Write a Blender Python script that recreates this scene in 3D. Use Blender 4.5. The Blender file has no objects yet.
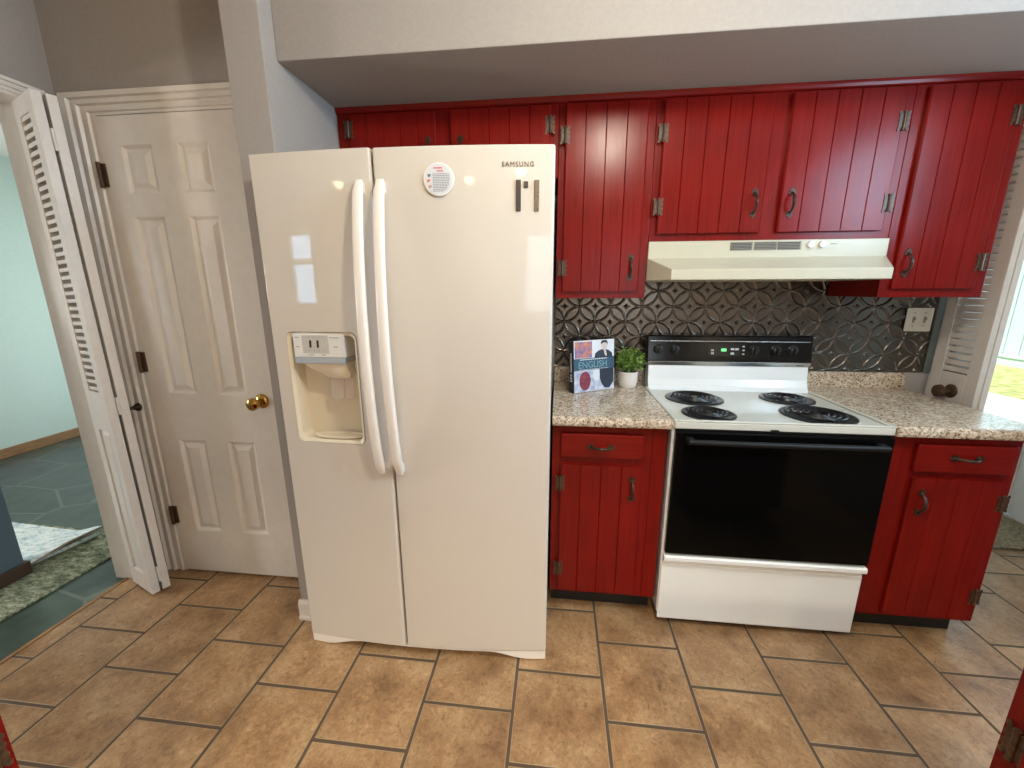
import bpy, bmesh, math, random
import numpy as np
from mathutils import Vector, Matrix
random.seed(7)
S = bpy.context.scene
COL = S.collection
PI = math.pi

# ------------------------------------------------------------------ camera
cam_d = bpy.data.cameras.new('camera')
cam = bpy.data.objects.new('camera', cam_d)
COL.objects.link(cam)
yaw, pitch, roll = -0.1113, -0.2271, -0.0028
fw = Vector((math.sin(yaw)*math.cos(pitch), math.cos(yaw)*math.cos(pitch), math.sin(pitch)))
r0 = Vector((math.cos(yaw), -math.sin(yaw), 0)); u0 = r0.cross(fw)
ri = r0*math.cos(roll) + u0*math.sin(roll)
up = u0*math.cos(roll) - r0*math.sin(roll)
R = Matrix((ri, up, -fw)).transposed()
cam.matrix_world = Matrix.Translation((-0.1875, -2.1647, 1.3912)) @ R.to_4x4()
cam_d.sensor_width = 36.0
cam_d.lens = 36.0*407.6/1024
cam_d.clip_start = 0.02
S.camera = cam

# ------------------------------------------------------------------ exposure
S.view_settings.view_transform = 'Standard'
S.view_settings.look = 'None'
S.view_settings.exposure = 0.0
S.view_settings.gamma = 1.0
S.view_settings.use_curve_mapping = False

# ------------------------------------------------------------------ sky + sun
W = bpy.data.worlds.new('sky'); S.world = W; W.use_nodes = True
nt = W.node_tree
sky = nt.nodes.new('ShaderNodeTexSky'); sky.sky_type = 'HOSEK_WILKIE'
sky.sun_direction = Vector((-0.55, 0.30, 0.78)).normalized(); sky.turbidity = 4
nt.links.new(sky.outputs['Color'], nt.nodes['Background'].inputs['Color'])
nt.nodes['Background'].inputs['Strength'].default_value = 1.5
sun_d = bpy.data.lights.new('sun', 'SUN'); sun_d.energy = 7.0; sun_d.angle = 0.02; sun_d.color = (1, .95, .86)
sun = bpy.data.objects.new('sun', sun_d); COL.objects.link(sun)
sun.rotation_euler = (-Vector((-0.55, 0.30, 0.78))).to_track_quat('-Z', 'Y').to_euler()

def area(name, loc, direction, sx, sy, power, color):
    d = bpy.data.lights.new(name, 'AREA'); d.shape = 'RECTANGLE'; d.size = sx; d.size_y = sy
    d.energy = power; d.color = color
    o = bpy.data.objects.new(name, d); COL.objects.link(o); o.location = loc
    o.rotation_euler = Vector(direction).to_track_quat('-Z', 'Y').to_euler()
    return o
DAY = (0.80, 0.92, 1.0)
# daylight standing in the window and door openings, plus two added fills
area('daylight_dining_window', (-4.12, -4.68, 1.66), (0, 1, 0), 0.54, 0.94, 14, (0.42, 0.72, 1.0))
area('added_side_fill', (1.80, -1.60, 1.99), (-1, .06, -.10), .88, .58, 46, (.52, .76, 1.0))  # added cool side fill in an unseen opening, placed to miss reflections
area('daylight_hall_sidelight', (-4.92, -1.95, 1.40), (1, .25, 0), .20, .56, 56, (1.0, 0.96, 0.92))
area('daylight_hall_front', (-3.75, 1.66, 1.15), (0, -1, 0), 1.1, 1.9, 30, (0.90, 0.97, 0.97))
area('added_front_fill', (.80, -4.68, 1.55), (0, 1, -.55), 1.1, 1.0, 7, (.90, .96, 1.0)).data.spread = math.radians(110)  # added frontal fill behind the camera, aimed down at the low fronts
area('daylight_entry_window', (2.74, -.34, 1.46), (-1, -.04, 0), 1.0, 1.1, 15, (.66, .84, 1.0))
area('daylight_back_door', (2.70, 0.87, 1.28), (-1, -.15, 0), 0.55, 1.3, 4, (.6, .85, 1.0))

# ------------------------------------------------------------------ materials
MATS = {}
def mat(name, col, rough=.5, metal=0.0, spec=.5, coat=0.0):
    m = bpy.data.materials.new(name); m.use_nodes = True
    b = m.node_tree.nodes['Principled BSDF']
    b.inputs['Base Color'].default_value = (*col, 1)
    b.inputs['Roughness'].default_value = rough
    b.inputs['Metallic'].default_value = metal
    b.inputs['Specular IOR Level'].default_value = spec
    b.inputs['Coat Weight'].default_value = coat
    MATS[name] = m
    return m
def N(m, t, **kw):
    n = m.node_tree.nodes.new(t)
    for k, v in kw.items():
        if k in n.inputs: n.inputs[k].default_value = v
        else: setattr(n, k, v)
    return n
def L(m, a, b): m.node_tree.links.new(a, b)
def bsdf(m): return m.node_tree.nodes['Principled BSDF']
def ramp(m, stops, interp='LINEAR'):
    r = N(m, 'ShaderNodeValToRGB'); cr = r.color_ramp; cr.interpolation = interp
    while len(cr.elements) < len(stops): cr.elements.new(.5)
    for e, (p, c) in zip(cr.elements, stops): e.position = p; e.color = (*c, 1)
    return r
def srgb(r, g, b):
    f = lambda c: (c/255/12.92) if c/255 <= .04045 else ((c/255+.055)/1.055)**2.4
    return (f(r), f(g), f(b))
def bump(m, height_socket, strength=.2, dist=.002):
    b = N(m, 'ShaderNodeBump'); b.inputs['Strength'].default_value = strength; b.inputs['Distance'].default_value = dist
    L(m, height_socket, b.inputs['Height']); L(m, b.outputs['Normal'], bsdf(m).inputs['Normal'])
def noise_tint(name, c1, c2, scale=8, rough=.6, detail=4, stretch=(1, 1, 1), bumpy=0, spec=.5, metal=0, lo=.35, hi=.65):
    m = mat(name, c1, rough, metal, spec)
    tc = N(m, 'ShaderNodeTexCoord'); mp = N(m, 'ShaderNodeMapping'); mp.inputs['Scale'].default_value = stretch
    L(m, tc.outputs['Object'], mp.inputs['Vector'])
    nz = N(m, 'ShaderNodeTexNoise', Scale=scale, Detail=detail)
    L(m, mp.outputs['Vector'], nz.inputs['Vector'])
    r = ramp(m, [(lo, c1), (hi, c2)])
    L(m, nz.outputs['Fac'], r.inputs['Fac']); L(m, r.outputs['Color'], bsdf(m).inputs['Base Color'])
    if bumpy: bump(m, nz.outputs['Fac'], bumpy, .002)
    return m

M_wall = noise_tint('wall_paint', srgb(152, 145, 140), srgb(156, 149, 144), 90, .75, bumpy=.03, spec=.3)
M_soff = M_wall
M_ceil = mat('ceiling_paint', srgb(225, 222, 215), .8)
M_aqua = noise_tint('aqua_wall_paint', srgb(190, 207, 201), srgb(194, 211, 205), 60, .8, bumpy=.02)
M_mud = mat('pale_wall_paint', srgb(205, 208, 206), .8)
M_white = noise_tint('white_door_paint', srgb(214, 206, 198), srgb(218, 211, 203), 30, .33, bumpy=.02)
M_trimw = M_white
M_oak = noise_tint('oak_baseboard', srgb(150, 112, 74), srgb(128, 92, 58), 14, .45, stretch=(1, 1, 12))
M_oakshade = mat('shade_toned_oak', srgb(72, 52, 42), .5)  # oak with its shade put into the colour

def red_wood(name, vertical=True):
    m = mat(name, (0.2, .01, .01), .36, spec=.17)
    tc = N(m, 'ShaderNodeTexCoord'); mp = N(m, 'ShaderNodeMapping')
    mp.inputs['Scale'].default_value = (60, 60, 2.2) if vertical else (2.2, 60, 60)
    L(m, tc.outputs['Object'], mp.inputs['Vector'])
    nz = N(m, 'ShaderNodeTexNoise', Scale=1.6, Detail=6, Roughness=.65); L(m, mp.outputs['Vector'], nz.inputs['Vector'])
    big = N(m, 'ShaderNodeTexNoise', Scale=3.5, Detail=2); L(m, tc.outputs['Object'], big.inputs['Vector'])
    r1 = ramp(m, [(.15, srgb(88, 14, 10)), (.5, srgb(122, 20, 14)), (.8, srgb(132, 25, 17))])
    L(m, nz.outputs['Fac'], r1.inputs['Fac'])
    r2 = ramp(m, [(.3, (.80, .78, .78)), (.7, (1, 1, 1))]); L(m, big.outputs['Fac'], r2.inputs['Fac'])
    mx = N(m, 'ShaderNodeMix', data_type='RGBA', blend_type='MULTIPLY'); mx.inputs[0].default_value = 1
    L(m, r1.outputs['Color'], mx.inputs[6]); L(m, r2.outputs['Color'], mx.inputs[7])
    L(m, mx.outputs[2], bsdf(m).inputs['Base Color'])
    rr = N(m, 'ShaderNodeMapRange'); rr.inputs[3].default_value = .16; rr.inputs[4].default_value = .32
    L(m, nz.outputs['Fac'], rr.inputs[0]); L(m, rr.outputs[0], bsdf(m).inputs['Roughness'])
    bump(m, nz.outputs['Fac'], .12, .0012)
    return m
M_red = red_wood('red_stained_wood'); M_redh = red_wood('red_stained_wood_flat', False)
M_kick = mat('toe_kick_black', srgb(24, 18, 16), .7)

def granite():
    m = mat('granite_laminate', (.4, .35, .28), .22)
    tc = N(m, 'ShaderNodeTexCoord')
    n1 = N(m, 'ShaderNodeTexNoise', Scale=105, Detail=5, Roughness=.62, Distortion=.6); L(m, tc.outputs['Object'], n1.inputs['Vector'])
    n2 = N(m, 'ShaderNodeTexNoise', Scale=22, Detail=3, Distortion=1.0); L(m, tc.outputs['Object'], n2.inputs['Vector'])
    n3 = N(m, 'ShaderNodeTexVoronoi', Scale=130); L(m, tc.outputs['Object'], n3.inputs['Vector'])
    r1 = ramp(m, [(.32, srgb(62, 48, 38)), (.42, srgb(156, 134, 110)), (.5, srgb(208, 190, 166)), (.60, srgb(234, 224, 208)), (.70, srgb(178, 152, 122))])
    L(m, n1.outputs['Fac'], r1.inputs['Fac'])
    r2 = ramp(m, [(.35, (.70, .62, .56)), (.6, (1, 1, 1))]); L(m, n2.outputs['Fac'], r2.inputs['Fac'])
    mx = N(m, 'ShaderNodeMix', data_type='RGBA', blend_type='MULTIPLY'); mx.inputs[0].default_value = .8
    L(m, r1.outputs['Color'], mx.inputs[6]); L(m, r2.outputs['Color'], mx.inputs[7])
    L(m, mx.outputs[2], bsdf(m).inputs['Base Color'])
    return m
M_gran = granite()

def tile():
    TW, TL, X0, Y0 = .3124, .315, .0024, -.761
    m = mat('floor_tile', (.3, .2, .1), .42)
    g = N(m, 'ShaderNodeNewGeometry'); sp = N(m, 'ShaderNodeSeparateXYZ'); L(m, g.outputs['Position'], sp.inputs[0])
    ax = N(m, 'ShaderNodeMath', operation='ADD'); ax.inputs[1].default_value = -X0 + 20*TW; L(m, sp.outputs['X'], ax.inputs[0])
    ay = N(m, 'ShaderNodeMath', operation='ADD'); ay.inputs[1].default_value = -Y0 + 20.5*TL; L(m, sp.outputs['Y'], ay.inputs[0])
    cb = N(m, 'ShaderNodeCombineXYZ'); L(m, ay.outputs[0], cb.inputs[0]); L(m, ax.outputs[0], cb.inputs[1])
    bk = N(m, 'ShaderNodeTexBrick', offset=.5, offset_frequency=2)
    bk.inputs['Scale'].default_value = 1; bk.inputs['Mortar Size'].default_value = .0078; bk.inputs['Mortar Smooth'].default_value = .55
    bk.inputs['Brick Width'].default_value = TL; bk.inputs['Row Height'].default_value = TW; bk.inputs['Bias'].default_value = 0
    bk.inputs['Color1'].default_value = (.88, .88, .88, 1); bk.inputs['Color2'].default_value = (1.08, 1.08, 1.08, 1)
    bk.inputs['Mortar'].default_value = (1, 1, 1, 1)
    L(m, cb.outputs[0], bk.inputs['Vector'])
    n1 = N(m, 'ShaderNodeTexNoise', Scale=7, Detail=5, Roughness=.6); L(m, g.outputs['Position'], n1.inputs['Vector'])
    n2 = N(m, 'ShaderNodeTexNoise', Scale=55, Detail=7, Roughness=.75, Distortion=.8); L(m, g.outputs['Position'], n2.inputs['Vector'])
    r1 = ramp(m, [(.30, srgb(124, 92, 64)), (.48, srgb(156, 121, 86)), (.68, srgb(176, 144, 108))]); L(m, n1.outputs['Fac'], r1.inputs['Fac'])
    r2 = ramp(m, [(.30, (.42, .36, .32)), (.43, (.84, .81, .78)), (.58, (1.06, 1.06, 1.06)), (.70, (1.42, 1.44, 1.42))]); L(m, n2.outputs['Fac'], r2.inputs['Fac'])
    mx = N(m, 'ShaderNodeMix', data_type='RGBA', blend_type='MULTIPLY'); mx.inputs[0].default_value = 1
    L(m, r1.outputs['Color'], mx.inputs[6]); L(m, r2.outputs['Color'], mx.inputs[7])
    mx2 = N(m, 'ShaderNodeMix', data_type='RGBA', blend_type='MULTIPLY'); mx2.inputs[0].default_value = 1
    L(m, mx.outputs[2], mx2.inputs[6]); L(m, bk.outputs['Color'], mx2.inputs[7])
    mx3 = N(m, 'ShaderNodeMix', data_type='RGBA')
    gr = ramp(m, [(.40, srgb(170, 146, 112)), (.80, srgb(84, 66, 50))]); L(m, bk.outputs['Fac'], gr.inputs['Fac']); L(m, gr.outputs['Color'], mx3.inputs[7])
    gf = N(m, 'ShaderNodeMapRange'); gf.inputs[1].default_value = .0; gf.inputs[2].default_value = .25; L(m, bk.outputs['Fac'], gf.inputs[0]); L(m, gf.outputs[0], mx3.inputs[0]); L(m, mx2.outputs[2], mx3.inputs[6])
    L(m, mx3.outputs[2], bsdf(m).inputs['Base Color'])
    rr = N(m, 'ShaderNodeMapRange'); rr.inputs[3].default_value = .34; rr.inputs[4].default_value = .85
    L(m, bk.outputs['Fac'], rr.inputs[0]); L(m, rr.outputs[0], bsdf(m).inputs['Roughness'])
    sub = N(m, 'ShaderNodeMath', operation='MULTIPLY_ADD'); sub.inputs[1].default_value = -3.0
    L(m, bk.outputs['Fac'], sub.inputs[0]); L(m, n1.outputs['Fac'], sub.inputs[2])
    bump(m, sub.outputs[0], .35, .003)
    return m
M_tile = tile()

def slate():
    m = mat('slate_flagstones', (.1, .12, .11), .3)
    g = N(m, 'ShaderNodeNewGeometry')
    mp = N(m, 'ShaderNodeMapping'); mp.inputs['Scale'].default_value = (1.5, 2.3, 0); mp.inputs['Rotation'].default_value = (0, 0, .35)
    L(m, g.outputs['Position'], mp.inputs['Vector'])
    v = N(m, 'ShaderNodeTexVoronoi', feature='DISTANCE_TO_EDGE'); v.inputs['Scale'].default_value = 1.25; L(m, mp.outputs[0], v.inputs['Vector'])
    v2 = N(m, 'ShaderNodeTexVoronoi'); v2.inputs['Scale'].default_value = 1.25; L(m, mp.outputs[0], v2.inputs['Vector'])
    n = N(m, 'ShaderNodeTexNoise', Scale=9, Detail=5); L(m, g.outputs['Position'], n.inputs['Vector'])
    r = ramp(m, [(.3, srgb(58, 66, 62)), (.7, srgb(78, 87, 82))]); L(m, n.outputs['Fac'], r.inputs['Fac'])
    hue = N(m, 'ShaderNodeMix', data_type='RGBA', blend_type='MULTIPLY'); hue.inputs[0].default_value = .18
    L(m, r.outputs['Color'], hue.inputs[6]); L(m, v2.outputs['Color'], hue.inputs[7])
    e = ramp(m, [(.008, (1, 1, 1)), (.022, (0, 0, 0))]); L(m, v.outputs['Distance'], e.inputs['Fac'])
    mx = N(m, 'ShaderNodeMix', data_type='RGBA'); mx.inputs[7].default_value = (*srgb(100, 106, 97), 1)
    L(m, e.outputs['Color'], mx.inputs[0]); L(m, hue.outputs[2], mx.inputs[6]); L(m, mx.outputs[2], bsdf(m).inputs['Base Color'])
    bump(m, n.outputs['Fac'], .25, .004)
    return m
M_slate = slate()

M_fridge = mat('almond_fridge_enamel', srgb(206, 198, 188), .035, spec=.5)
M_fcase = mat('fridge_case_grey', srgb(178, 170, 162), .45)
M_fhandle = mat('white_handle_plastic', srgb(232, 226, 218), .28)
M_fgap = mat('door_gasket', srgb(48, 45, 44), .6)
M_cavity = mat('cream_plastic', srgb(222, 210, 188), .3)
M_panelw = mat('control_panel_white', srgb(222, 220, 216), .35)
M_grey = mat('grey_plastic', srgb(160, 166, 174), .35)
M_lcd = mat('lcd_grey', srgb(190, 188, 182), .3)
M_blackp = mat('black_plastic', srgb(16, 16, 17), .35)
M_dkbrown = mat('dark_brown_magnet', srgb(52, 38, 32), .5)
M_olive = noise_tint('mottled_magnet', srgb(78, 66, 52), srgb(128, 112, 90), 200, .5)
M_samsung = mat('dark_grey_lettering', srgb(70, 64, 58), .4)
M_steelw = mat('white_enamel', srgb(240, 241, 241), .16, coat=.2)
M_enam2 = mat('cooktop_enamel', srgb(206, 204, 192), .14, coat=.2)
M_glassk = mat('black_oven_glass', (.002, .002, .002), .10, spec=.12)
M_consk = mat('black_console', (.004, .004, .004), .14, spec=.35)
M_chrome = mat('brushed_silver', srgb(190, 188, 184), .25, metal=1)
M_coil = mat('burner_coil', srgb(30, 29, 30), .28)
M_pan = mat('black_drip_pan', srgb(58, 58, 60), .30, metal=.6)
M_hood = mat('almond_hood_enamel', srgb(192, 185, 163), .28)
M_hoodv = mat('vent_grille', srgb(140, 134, 122), .5)
M_vdark = mat('dark_vent_slot', srgb(62, 58, 52), .7)
M_pewter = mat('pewter_tin', srgb(108, 100, 92), .24, metal=.95)
M_bronze = noise_tint('antique_bronze', srgb(44, 30, 21), srgb(72, 49, 33), 60, .30, metal=.25)
M_bronze2 = noise_tint('aged_brass', srgb(92, 64, 42), srgb(50, 34, 24), 140, .40, metal=.2)
M_brass = mat('polished_brass', srgb(190, 150, 80), .15, metal=1)
M_dkmetal = mat('dark_bronze_knob', srgb(46, 32, 24), .3, metal=.6)
M_plate = mat('ivory_switch_plate', srgb(222, 216, 200), .4)
M_plated = mat('ivory_toggle', srgb(150, 140, 124), .5)
M_pot = mat('pale_ceramic', srgb(226, 216, 208), .45)
M_soil = noise_tint('dark_soil', srgb(40, 30, 22), srgb(60, 46, 34), 90, .9)
M_leaf = noise_tint('plant_leaf', srgb(70, 104, 34), srgb(140, 172, 72), 55, .5)
M_leafd = noise_tint('plant_leaf_dark', srgb(40, 68, 26), srgb(70, 100, 40), 45, .55)
M_stem = mat('green_stem', srgb(84, 100, 50), .6)

def rugmat(name, stops, sc=(9, 24, 9)):
    m = mat(name, (.4, .4, .4), .95, spec=.1)
    tc = N(m, 'ShaderNodeTexCoord'); mp = N(m, 'ShaderNodeMapping'); mp.inputs['Scale'].default_value = sc; mp.inputs['Rotation'].default_value = (0, 0, 1.15)
    L(m, tc.outputs['Object'], mp.inputs['Vector'])
    n1 = N(m, 'ShaderNodeTexNoise', Scale=1.7, Detail=6, Roughness=.75); L(m, mp.outputs[0], n1.inputs['Vector'])
    n2 = N(m, 'ShaderNodeTexNoise', Scale=150, Detail=2); L(m, tc.outputs['Object'], n2.inputs['Vector'])
    ad = N(m, 'ShaderNodeMath', operation='MULTIPLY_ADD'); ad.inputs[1].default_value = .35; ad.inputs[2].default_value = -.175
    L(m, n2.outputs['Fac'], ad.inputs[0])
    a2 = N(m, 'ShaderNodeMath', operation='ADD'); L(m, n1.outputs['Fac'], a2.inputs[0]); L(m, ad.outputs[0], a2.inputs[1])
    r = ramp(m, stops); L(m, a2.outputs[0], r.inputs['Fac']); L(m, r.outputs['Color'], bsdf(m).inputs['Base Color'])
    bump(m, n2.outputs['Fac'], .5, .004)
    return m
M_rug = rugmat('olive_rug_pile', [(.32, srgb(58, 66, 52)), (.48, srgb(122, 126, 104)), (.64, srgb(178, 180, 156))])
M_rug2 = rugmat('pale_blue_rug_pile', [(.32, srgb(120, 150, 165)), (.46, srgb(205, 216, 218)), (.62, srgb(240, 241, 236))])
M_rugback = mat('rug_backing', srgb(150, 130, 112), .9)
M_mat = noise_tint('doormat_pile', srgb(96, 80, 58), srgb(150, 132, 102), 60, .95, 5, bumpy=.6)
M_siding = mat('pale_aqua_siding', srgb(196, 222, 226), .6)
M_grass = noise_tint('lawn_grass', srgb(150, 164, 84), srgb(214, 216, 158), 7, .9, 6)
M_conc = noise_tint('pale_concrete', srgb(206, 206, 200), srgb(224, 224, 218), 12, .9)
M_paper = mat('book_pages', srgb(232, 226, 212), .8)
M_spine = mat('black_book_spine', srgb(18, 17, 20), .4)

def glass():
    m = bpy.data.materials.new('clear_glass'); m.use_nodes = True
    t = m.node_tree; t.nodes.remove(t.nodes['Principled BSDF'])
    tr = t.nodes.new('ShaderNodeBsdfTransparent'); gl = t.nodes.new('ShaderNodeBsdfGlossy'); gl.inputs['Roughness'].default_value = .02
    mx = t.nodes.new('ShaderNodeMixShader'); mx.inputs[0].default_value = .06
    t.links.new(tr.outputs[0], mx.inputs[1]); t.links.new(gl.outputs[0], mx.inputs[2])
    t.links.new(mx.outputs[0], t.nodes['Material Output'].inputs[0])
    return m
M_glass = glass()
M_clearp = mat('clear_plastic', srgb(248, 242, 238), .08)
bsdf(M_clearp).inputs['Transmission Weight'].default_value = .85
bsdf(M_clearp).inputs['IOR'].default_value = 1.1
def emit(name, col, s):
    m = bpy.data.materials.new(name); m.use_nodes = True; b = bsdf(m)
    b.inputs['Base Color'].default_value = (*col, 1)
    b.inputs['Emission Color'].default_value = (*col, 1); b.inputs['Emission Strength'].default_value = s
    return m
M_lamp = emit('lamp_glow', (1, .80, .48), 16)
M_led = emit('green_clock_digits', (.15, .8, .25), .6)

# ------------------------------------------------------------------ mesh helpers
def B(): return bmesh.new()
def box(bm, x0, x1, y0, y1, z0, z1):
    v = [bm.verts.new((x, y, z)) for x in (x0, x1) for y in (y0, y1) for z in (z0, z1)]
    for f in ((0, 1, 3, 2), (4, 6, 7, 5), (0, 4, 5, 1), (2, 3, 7, 6), (0, 2, 6, 4), (1, 5, 7, 3)): bm.faces.new([v[i] for i in f])
    return v
def prism(bm, pts, a0, a1, axis='z'):
    """extrude a closed 2D outline along axis; pts are the two other coordinates in order (x,y),(x,z) or (y,z)"""
    def P(p, a): return {'z': (p[0], p[1], a), 'y': (p[0], a, p[1]), 'x': (a, p[0], p[1])}[axis]
    A = [bm.verts.new(P(p, a0)) for p in pts]; C_ = [bm.verts.new(P(p, a1)) for p in pts]
    n = len(pts); bm.faces.new(A[::-1]); bm.faces.new(C_)
    for i in range(n): bm.faces.new((A[i], A[(i+1) % n], C_[(i+1) % n], C_[i]))
    return A + C_
def tube(bm, pts, r, seg=10, flat=1.0, cap=True):
    pts = [Vector(p) for p in pts]; n = len(pts); rings = []
    rr = r if isinstance(r, (list, tuple)) else [r]*n
    ref = None
    for i, p in enumerate(pts):
        t = (pts[min(i+1, n-1)] - pts[max(i-1, 0)]).normalized()
        if ref is None:
            ref = Vector((1, 0, 0)) if abs(t.x) < .9 else Vector((0, 0, 1))
        a = (ref - t*ref.dot(t)).normalized(); b = t.cross(a); ref = a
        rings.append([bm.verts.new(p + (a*math.cos(2*PI*k/seg) + b*flat*math.sin(2*PI*k/seg))*rr[i]) for k in range(seg)])
    for i in range(n-1):
        for k in range(seg): bm.faces.new((rings[i][k], rings[i][(k+1) % seg], rings[i+1][(k+1) % seg], rings[i+1][k]))
    if cap: bm.faces.new(rings[0][::-1]); bm.faces.new(rings[-1])
def lathe(bm, prof, c, axis='z', seg=32, cap=True):
    rings = []
    for r, h in prof:
        ring = []
        for k in range(seg):
            a = 2*PI*k/seg; x, y = r*math.cos(a), r*math.sin(a)
            o = {'z': (x, y, h), 'y': (x, h, y), 'x': (h, x, y)}[axis]
            ring.append(bm.verts.new((c[0]+o[0], c[1]+o[1], c[2]+o[2])))
        rings.append(ring)
    for i in range(len(rings)-1):
        for k in range(seg): bm.faces.new((rings[i][k], rings[i][(k+1) % seg], rings[i+1][(k+1) % seg], rings[i+1][k]))
    if cap: bm.faces.new(rings[0][::-1]); bm.faces.new(rings[-1])
def rrect(x0, x1, z0, z1, r, n=5):
    p = []
    for cx, cz, a in ((x1-r, z1-r, 0), (x0+r, z1-r, 90), (x0+r, z0+r, 180), (x1-r, z0+r, 270)):
        for k in range(n+1):
            t = math.radians(a + 90*k/n); p.append((cx+r*math.cos(t), cz+r*math.sin(t)))
    return p
def wl(o):
    v = Vector((0, 0, 0))
    while o is not None: v += o.location; o = o.parent
    return v
def obj(name, bm, m, parent=None, bevel=0, smooth=False, local=False, seg=2, origin=None):
    bmesh.ops.recalc_face_normals(bm, faces=bm.faces[:])
    me = bpy.data.meshes.new(name)
    off = Vector((0, 0, 0))
    if parent is not None and not local: off = wl(parent)
    elif origin is not None: off = Vector(origin)
    if off.length: bmesh.ops.translate(bm, verts=bm.verts[:], vec=-off)
    bm.to_mesh(me); bm.free()
    for x in (m if isinstance(m, (list, tuple)) else [m]): me.materials.append(x)
    o = bpy.data.objects.new(name, me); COL.objects.link(o)
    if parent is not None: o.parent = parent
    elif origin is not None: o.location = origin
    if smooth:
        me.polygons.foreach_set('use_smooth', [True]*len(me.polygons))
        try: me.set_sharp_from_angle(angle=math.radians(40))
        except Exception: pass
    if bevel:
        b = o.modifiers.new('bevel', 'BEVEL'); b.width = bevel; b.segments = seg; b.limit_method = 'ANGLE'; b.angle_limit = math.radians(55)
    return o
def inst(name, mesh_obj_data, parent, loc, rot=(0, 0, 0), scale=(1, 1, 1)):
    o = bpy.data.objects.new(name, mesh_obj_data); COL.objects.link(o); o.parent = parent
    o.location = Vector(loc) - wl(parent); o.rotation_euler = rot; o.scale = scale
    return o
def mesh_only(name, bm, m, smooth=False):
    bmesh.ops.recalc_face_normals(bm, faces=bm.faces[:])
    me = bpy.data.meshes.new(name); bm.to_mesh(me); bm.free(); me.materials.append(m)
    if smooth:
        me.polygons.foreach_set('use_smooth', [True]*len(me.polygons)); me.set_sharp_from_angle(angle=math.radians(45))
    return me
def tag(o, label=None, cat=None, group=None, kind=None):
    if label: o['label'] = label
    if cat: o['category'] = cat
    if group: o['group'] = group
    if kind: o['kind'] = kind
    return o
def thing(name, loc, label, cat, group=None, kind=None):
    o = bpy.data.objects.new(name, None); COL.objects.link(o); o.location = loc; o.empty_display_size = .1
    return tag(o, label, cat, group, kind)
def struct(name, bm, m, label=None, cat=None, bevel=0, origin=None):
    o = obj(name, bm, m, bevel=bevel, origin=origin); tag(o, label, cat, None, 'structure'); return o
def baked(o):
    dg = bpy.context.evaluated_depsgraph_get(); dg.update()
    return bpy.data.meshes.new_from_object(o.evaluated_get(dg))
def text_bm(s, size, depth=.0006, offset=0.0, space=1.0):
    cu = bpy.data.curves.new('lettering', 'FONT'); cu.body = s; cu.size = size; cu.extrude = depth; cu.align_x = 'CENTER'; cu.align_y = 'CENTER'; cu.offset = offset; cu.space_character = space; cu.resolution_u = 3
    t = bpy.data.objects.new('lettering_tmp', cu); COL.objects.link(t)
    me = baked(t); bm = B(); bm.from_mesh(me)
    bpy.data.objects.remove(t); bpy.data.curves.remove(cu); bpy.data.meshes.remove(me)
    return bm

# ================================================================== SETTING
CZ = 2.50
HX = -2.2064           # kitchen face of the left wall
bm = B(); box(bm, -2.286, 2.65, -4.6, 1.4, -.1, 0); struct('floor', bm, M_tile, 'brown stone-look kitchen floor tile laid in staggered rows', 'floor')
bm = B(); box(bm, -4.9, -2.286, -4.6, 1.7, -.1, 0); struct('floor_hall', bm, M_slate, 'grey-green slate flagstone floor of the hall on the left', 'floor')
bm = B(); box(bm, -2.292, -2.276, -1.5, -.6, 0, .004); struct('trim_1', bm, M_oak, 'thin threshold strip between brown tile and slate', 'trim')
bm = B(); box(bm, -4.9, 2.77, -4.72, 1.72, CZ, CZ+.1); struct('ceiling', bm, M_ceil, 'pale kitchen ceiling', 'ceiling')
bm = B(); box(bm, -1.1355, 1.62, 0, .12, 0, CZ); struct('wall_back', bm, M_wall, 'greige wall behind the range and refrigerator', 'wall')
bm = B(); box(bm, -1.1355, 1.62, -.6964, -.0005, 2.1345, CZ); struct('wall_soffit', bm, M_wall, 'wide greige soffit boxed out above the red cabinets', 'soffit', bevel=.003)
bm = B(); box(bm, -1.2666, -1.1355, -.765, .12, 0, CZ); struct('wall_partition', bm, M_wall, 'short greige partition wall left of the refrigerator', 'wall', bevel=.003)
bm = B(); box(bm, -2.345, -1.2666, -.53, -.42, 0, CZ); struct('wall_alcove', bm, M_wall, 'greige wall above the white six-panel door', 'wall')
# left wall with the opening to the hall
bm = B(); box(bm, -2.345, HX, -.615, -.53, 0, CZ); box(bm, -2.345, HX, -1.55, -.615, 2.105, CZ); box(bm, -2.345, HX, -2.1, -1.55, 0, CZ)
struct('wall_left', bm, M_wall, 'greige left wall pierced by the opening to the slate hall', 'wall')
bm = B(); box(bm, -2.347, -2.2045, -1.551, -.614, 2.093, 2.1055); box(bm, -2.347, -2.2045, -.630, -.6145, 0, 2.093)
struct('trim_2', bm, M_white, 'white jamb lining the opening to the hall', 'trim')
bm = B()
for z0, z1, d in ((2.104, 2.118, .008), (2.118, 2.135, .012), (2.135, 2.149, .018)): box(bm, HX, HX+d, -1.64, -.575, z0, z1)
struct('trim_3', bm, M_white, 'white moulded casing across the top of the hall opening', 'trim', bevel=.003)
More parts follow.
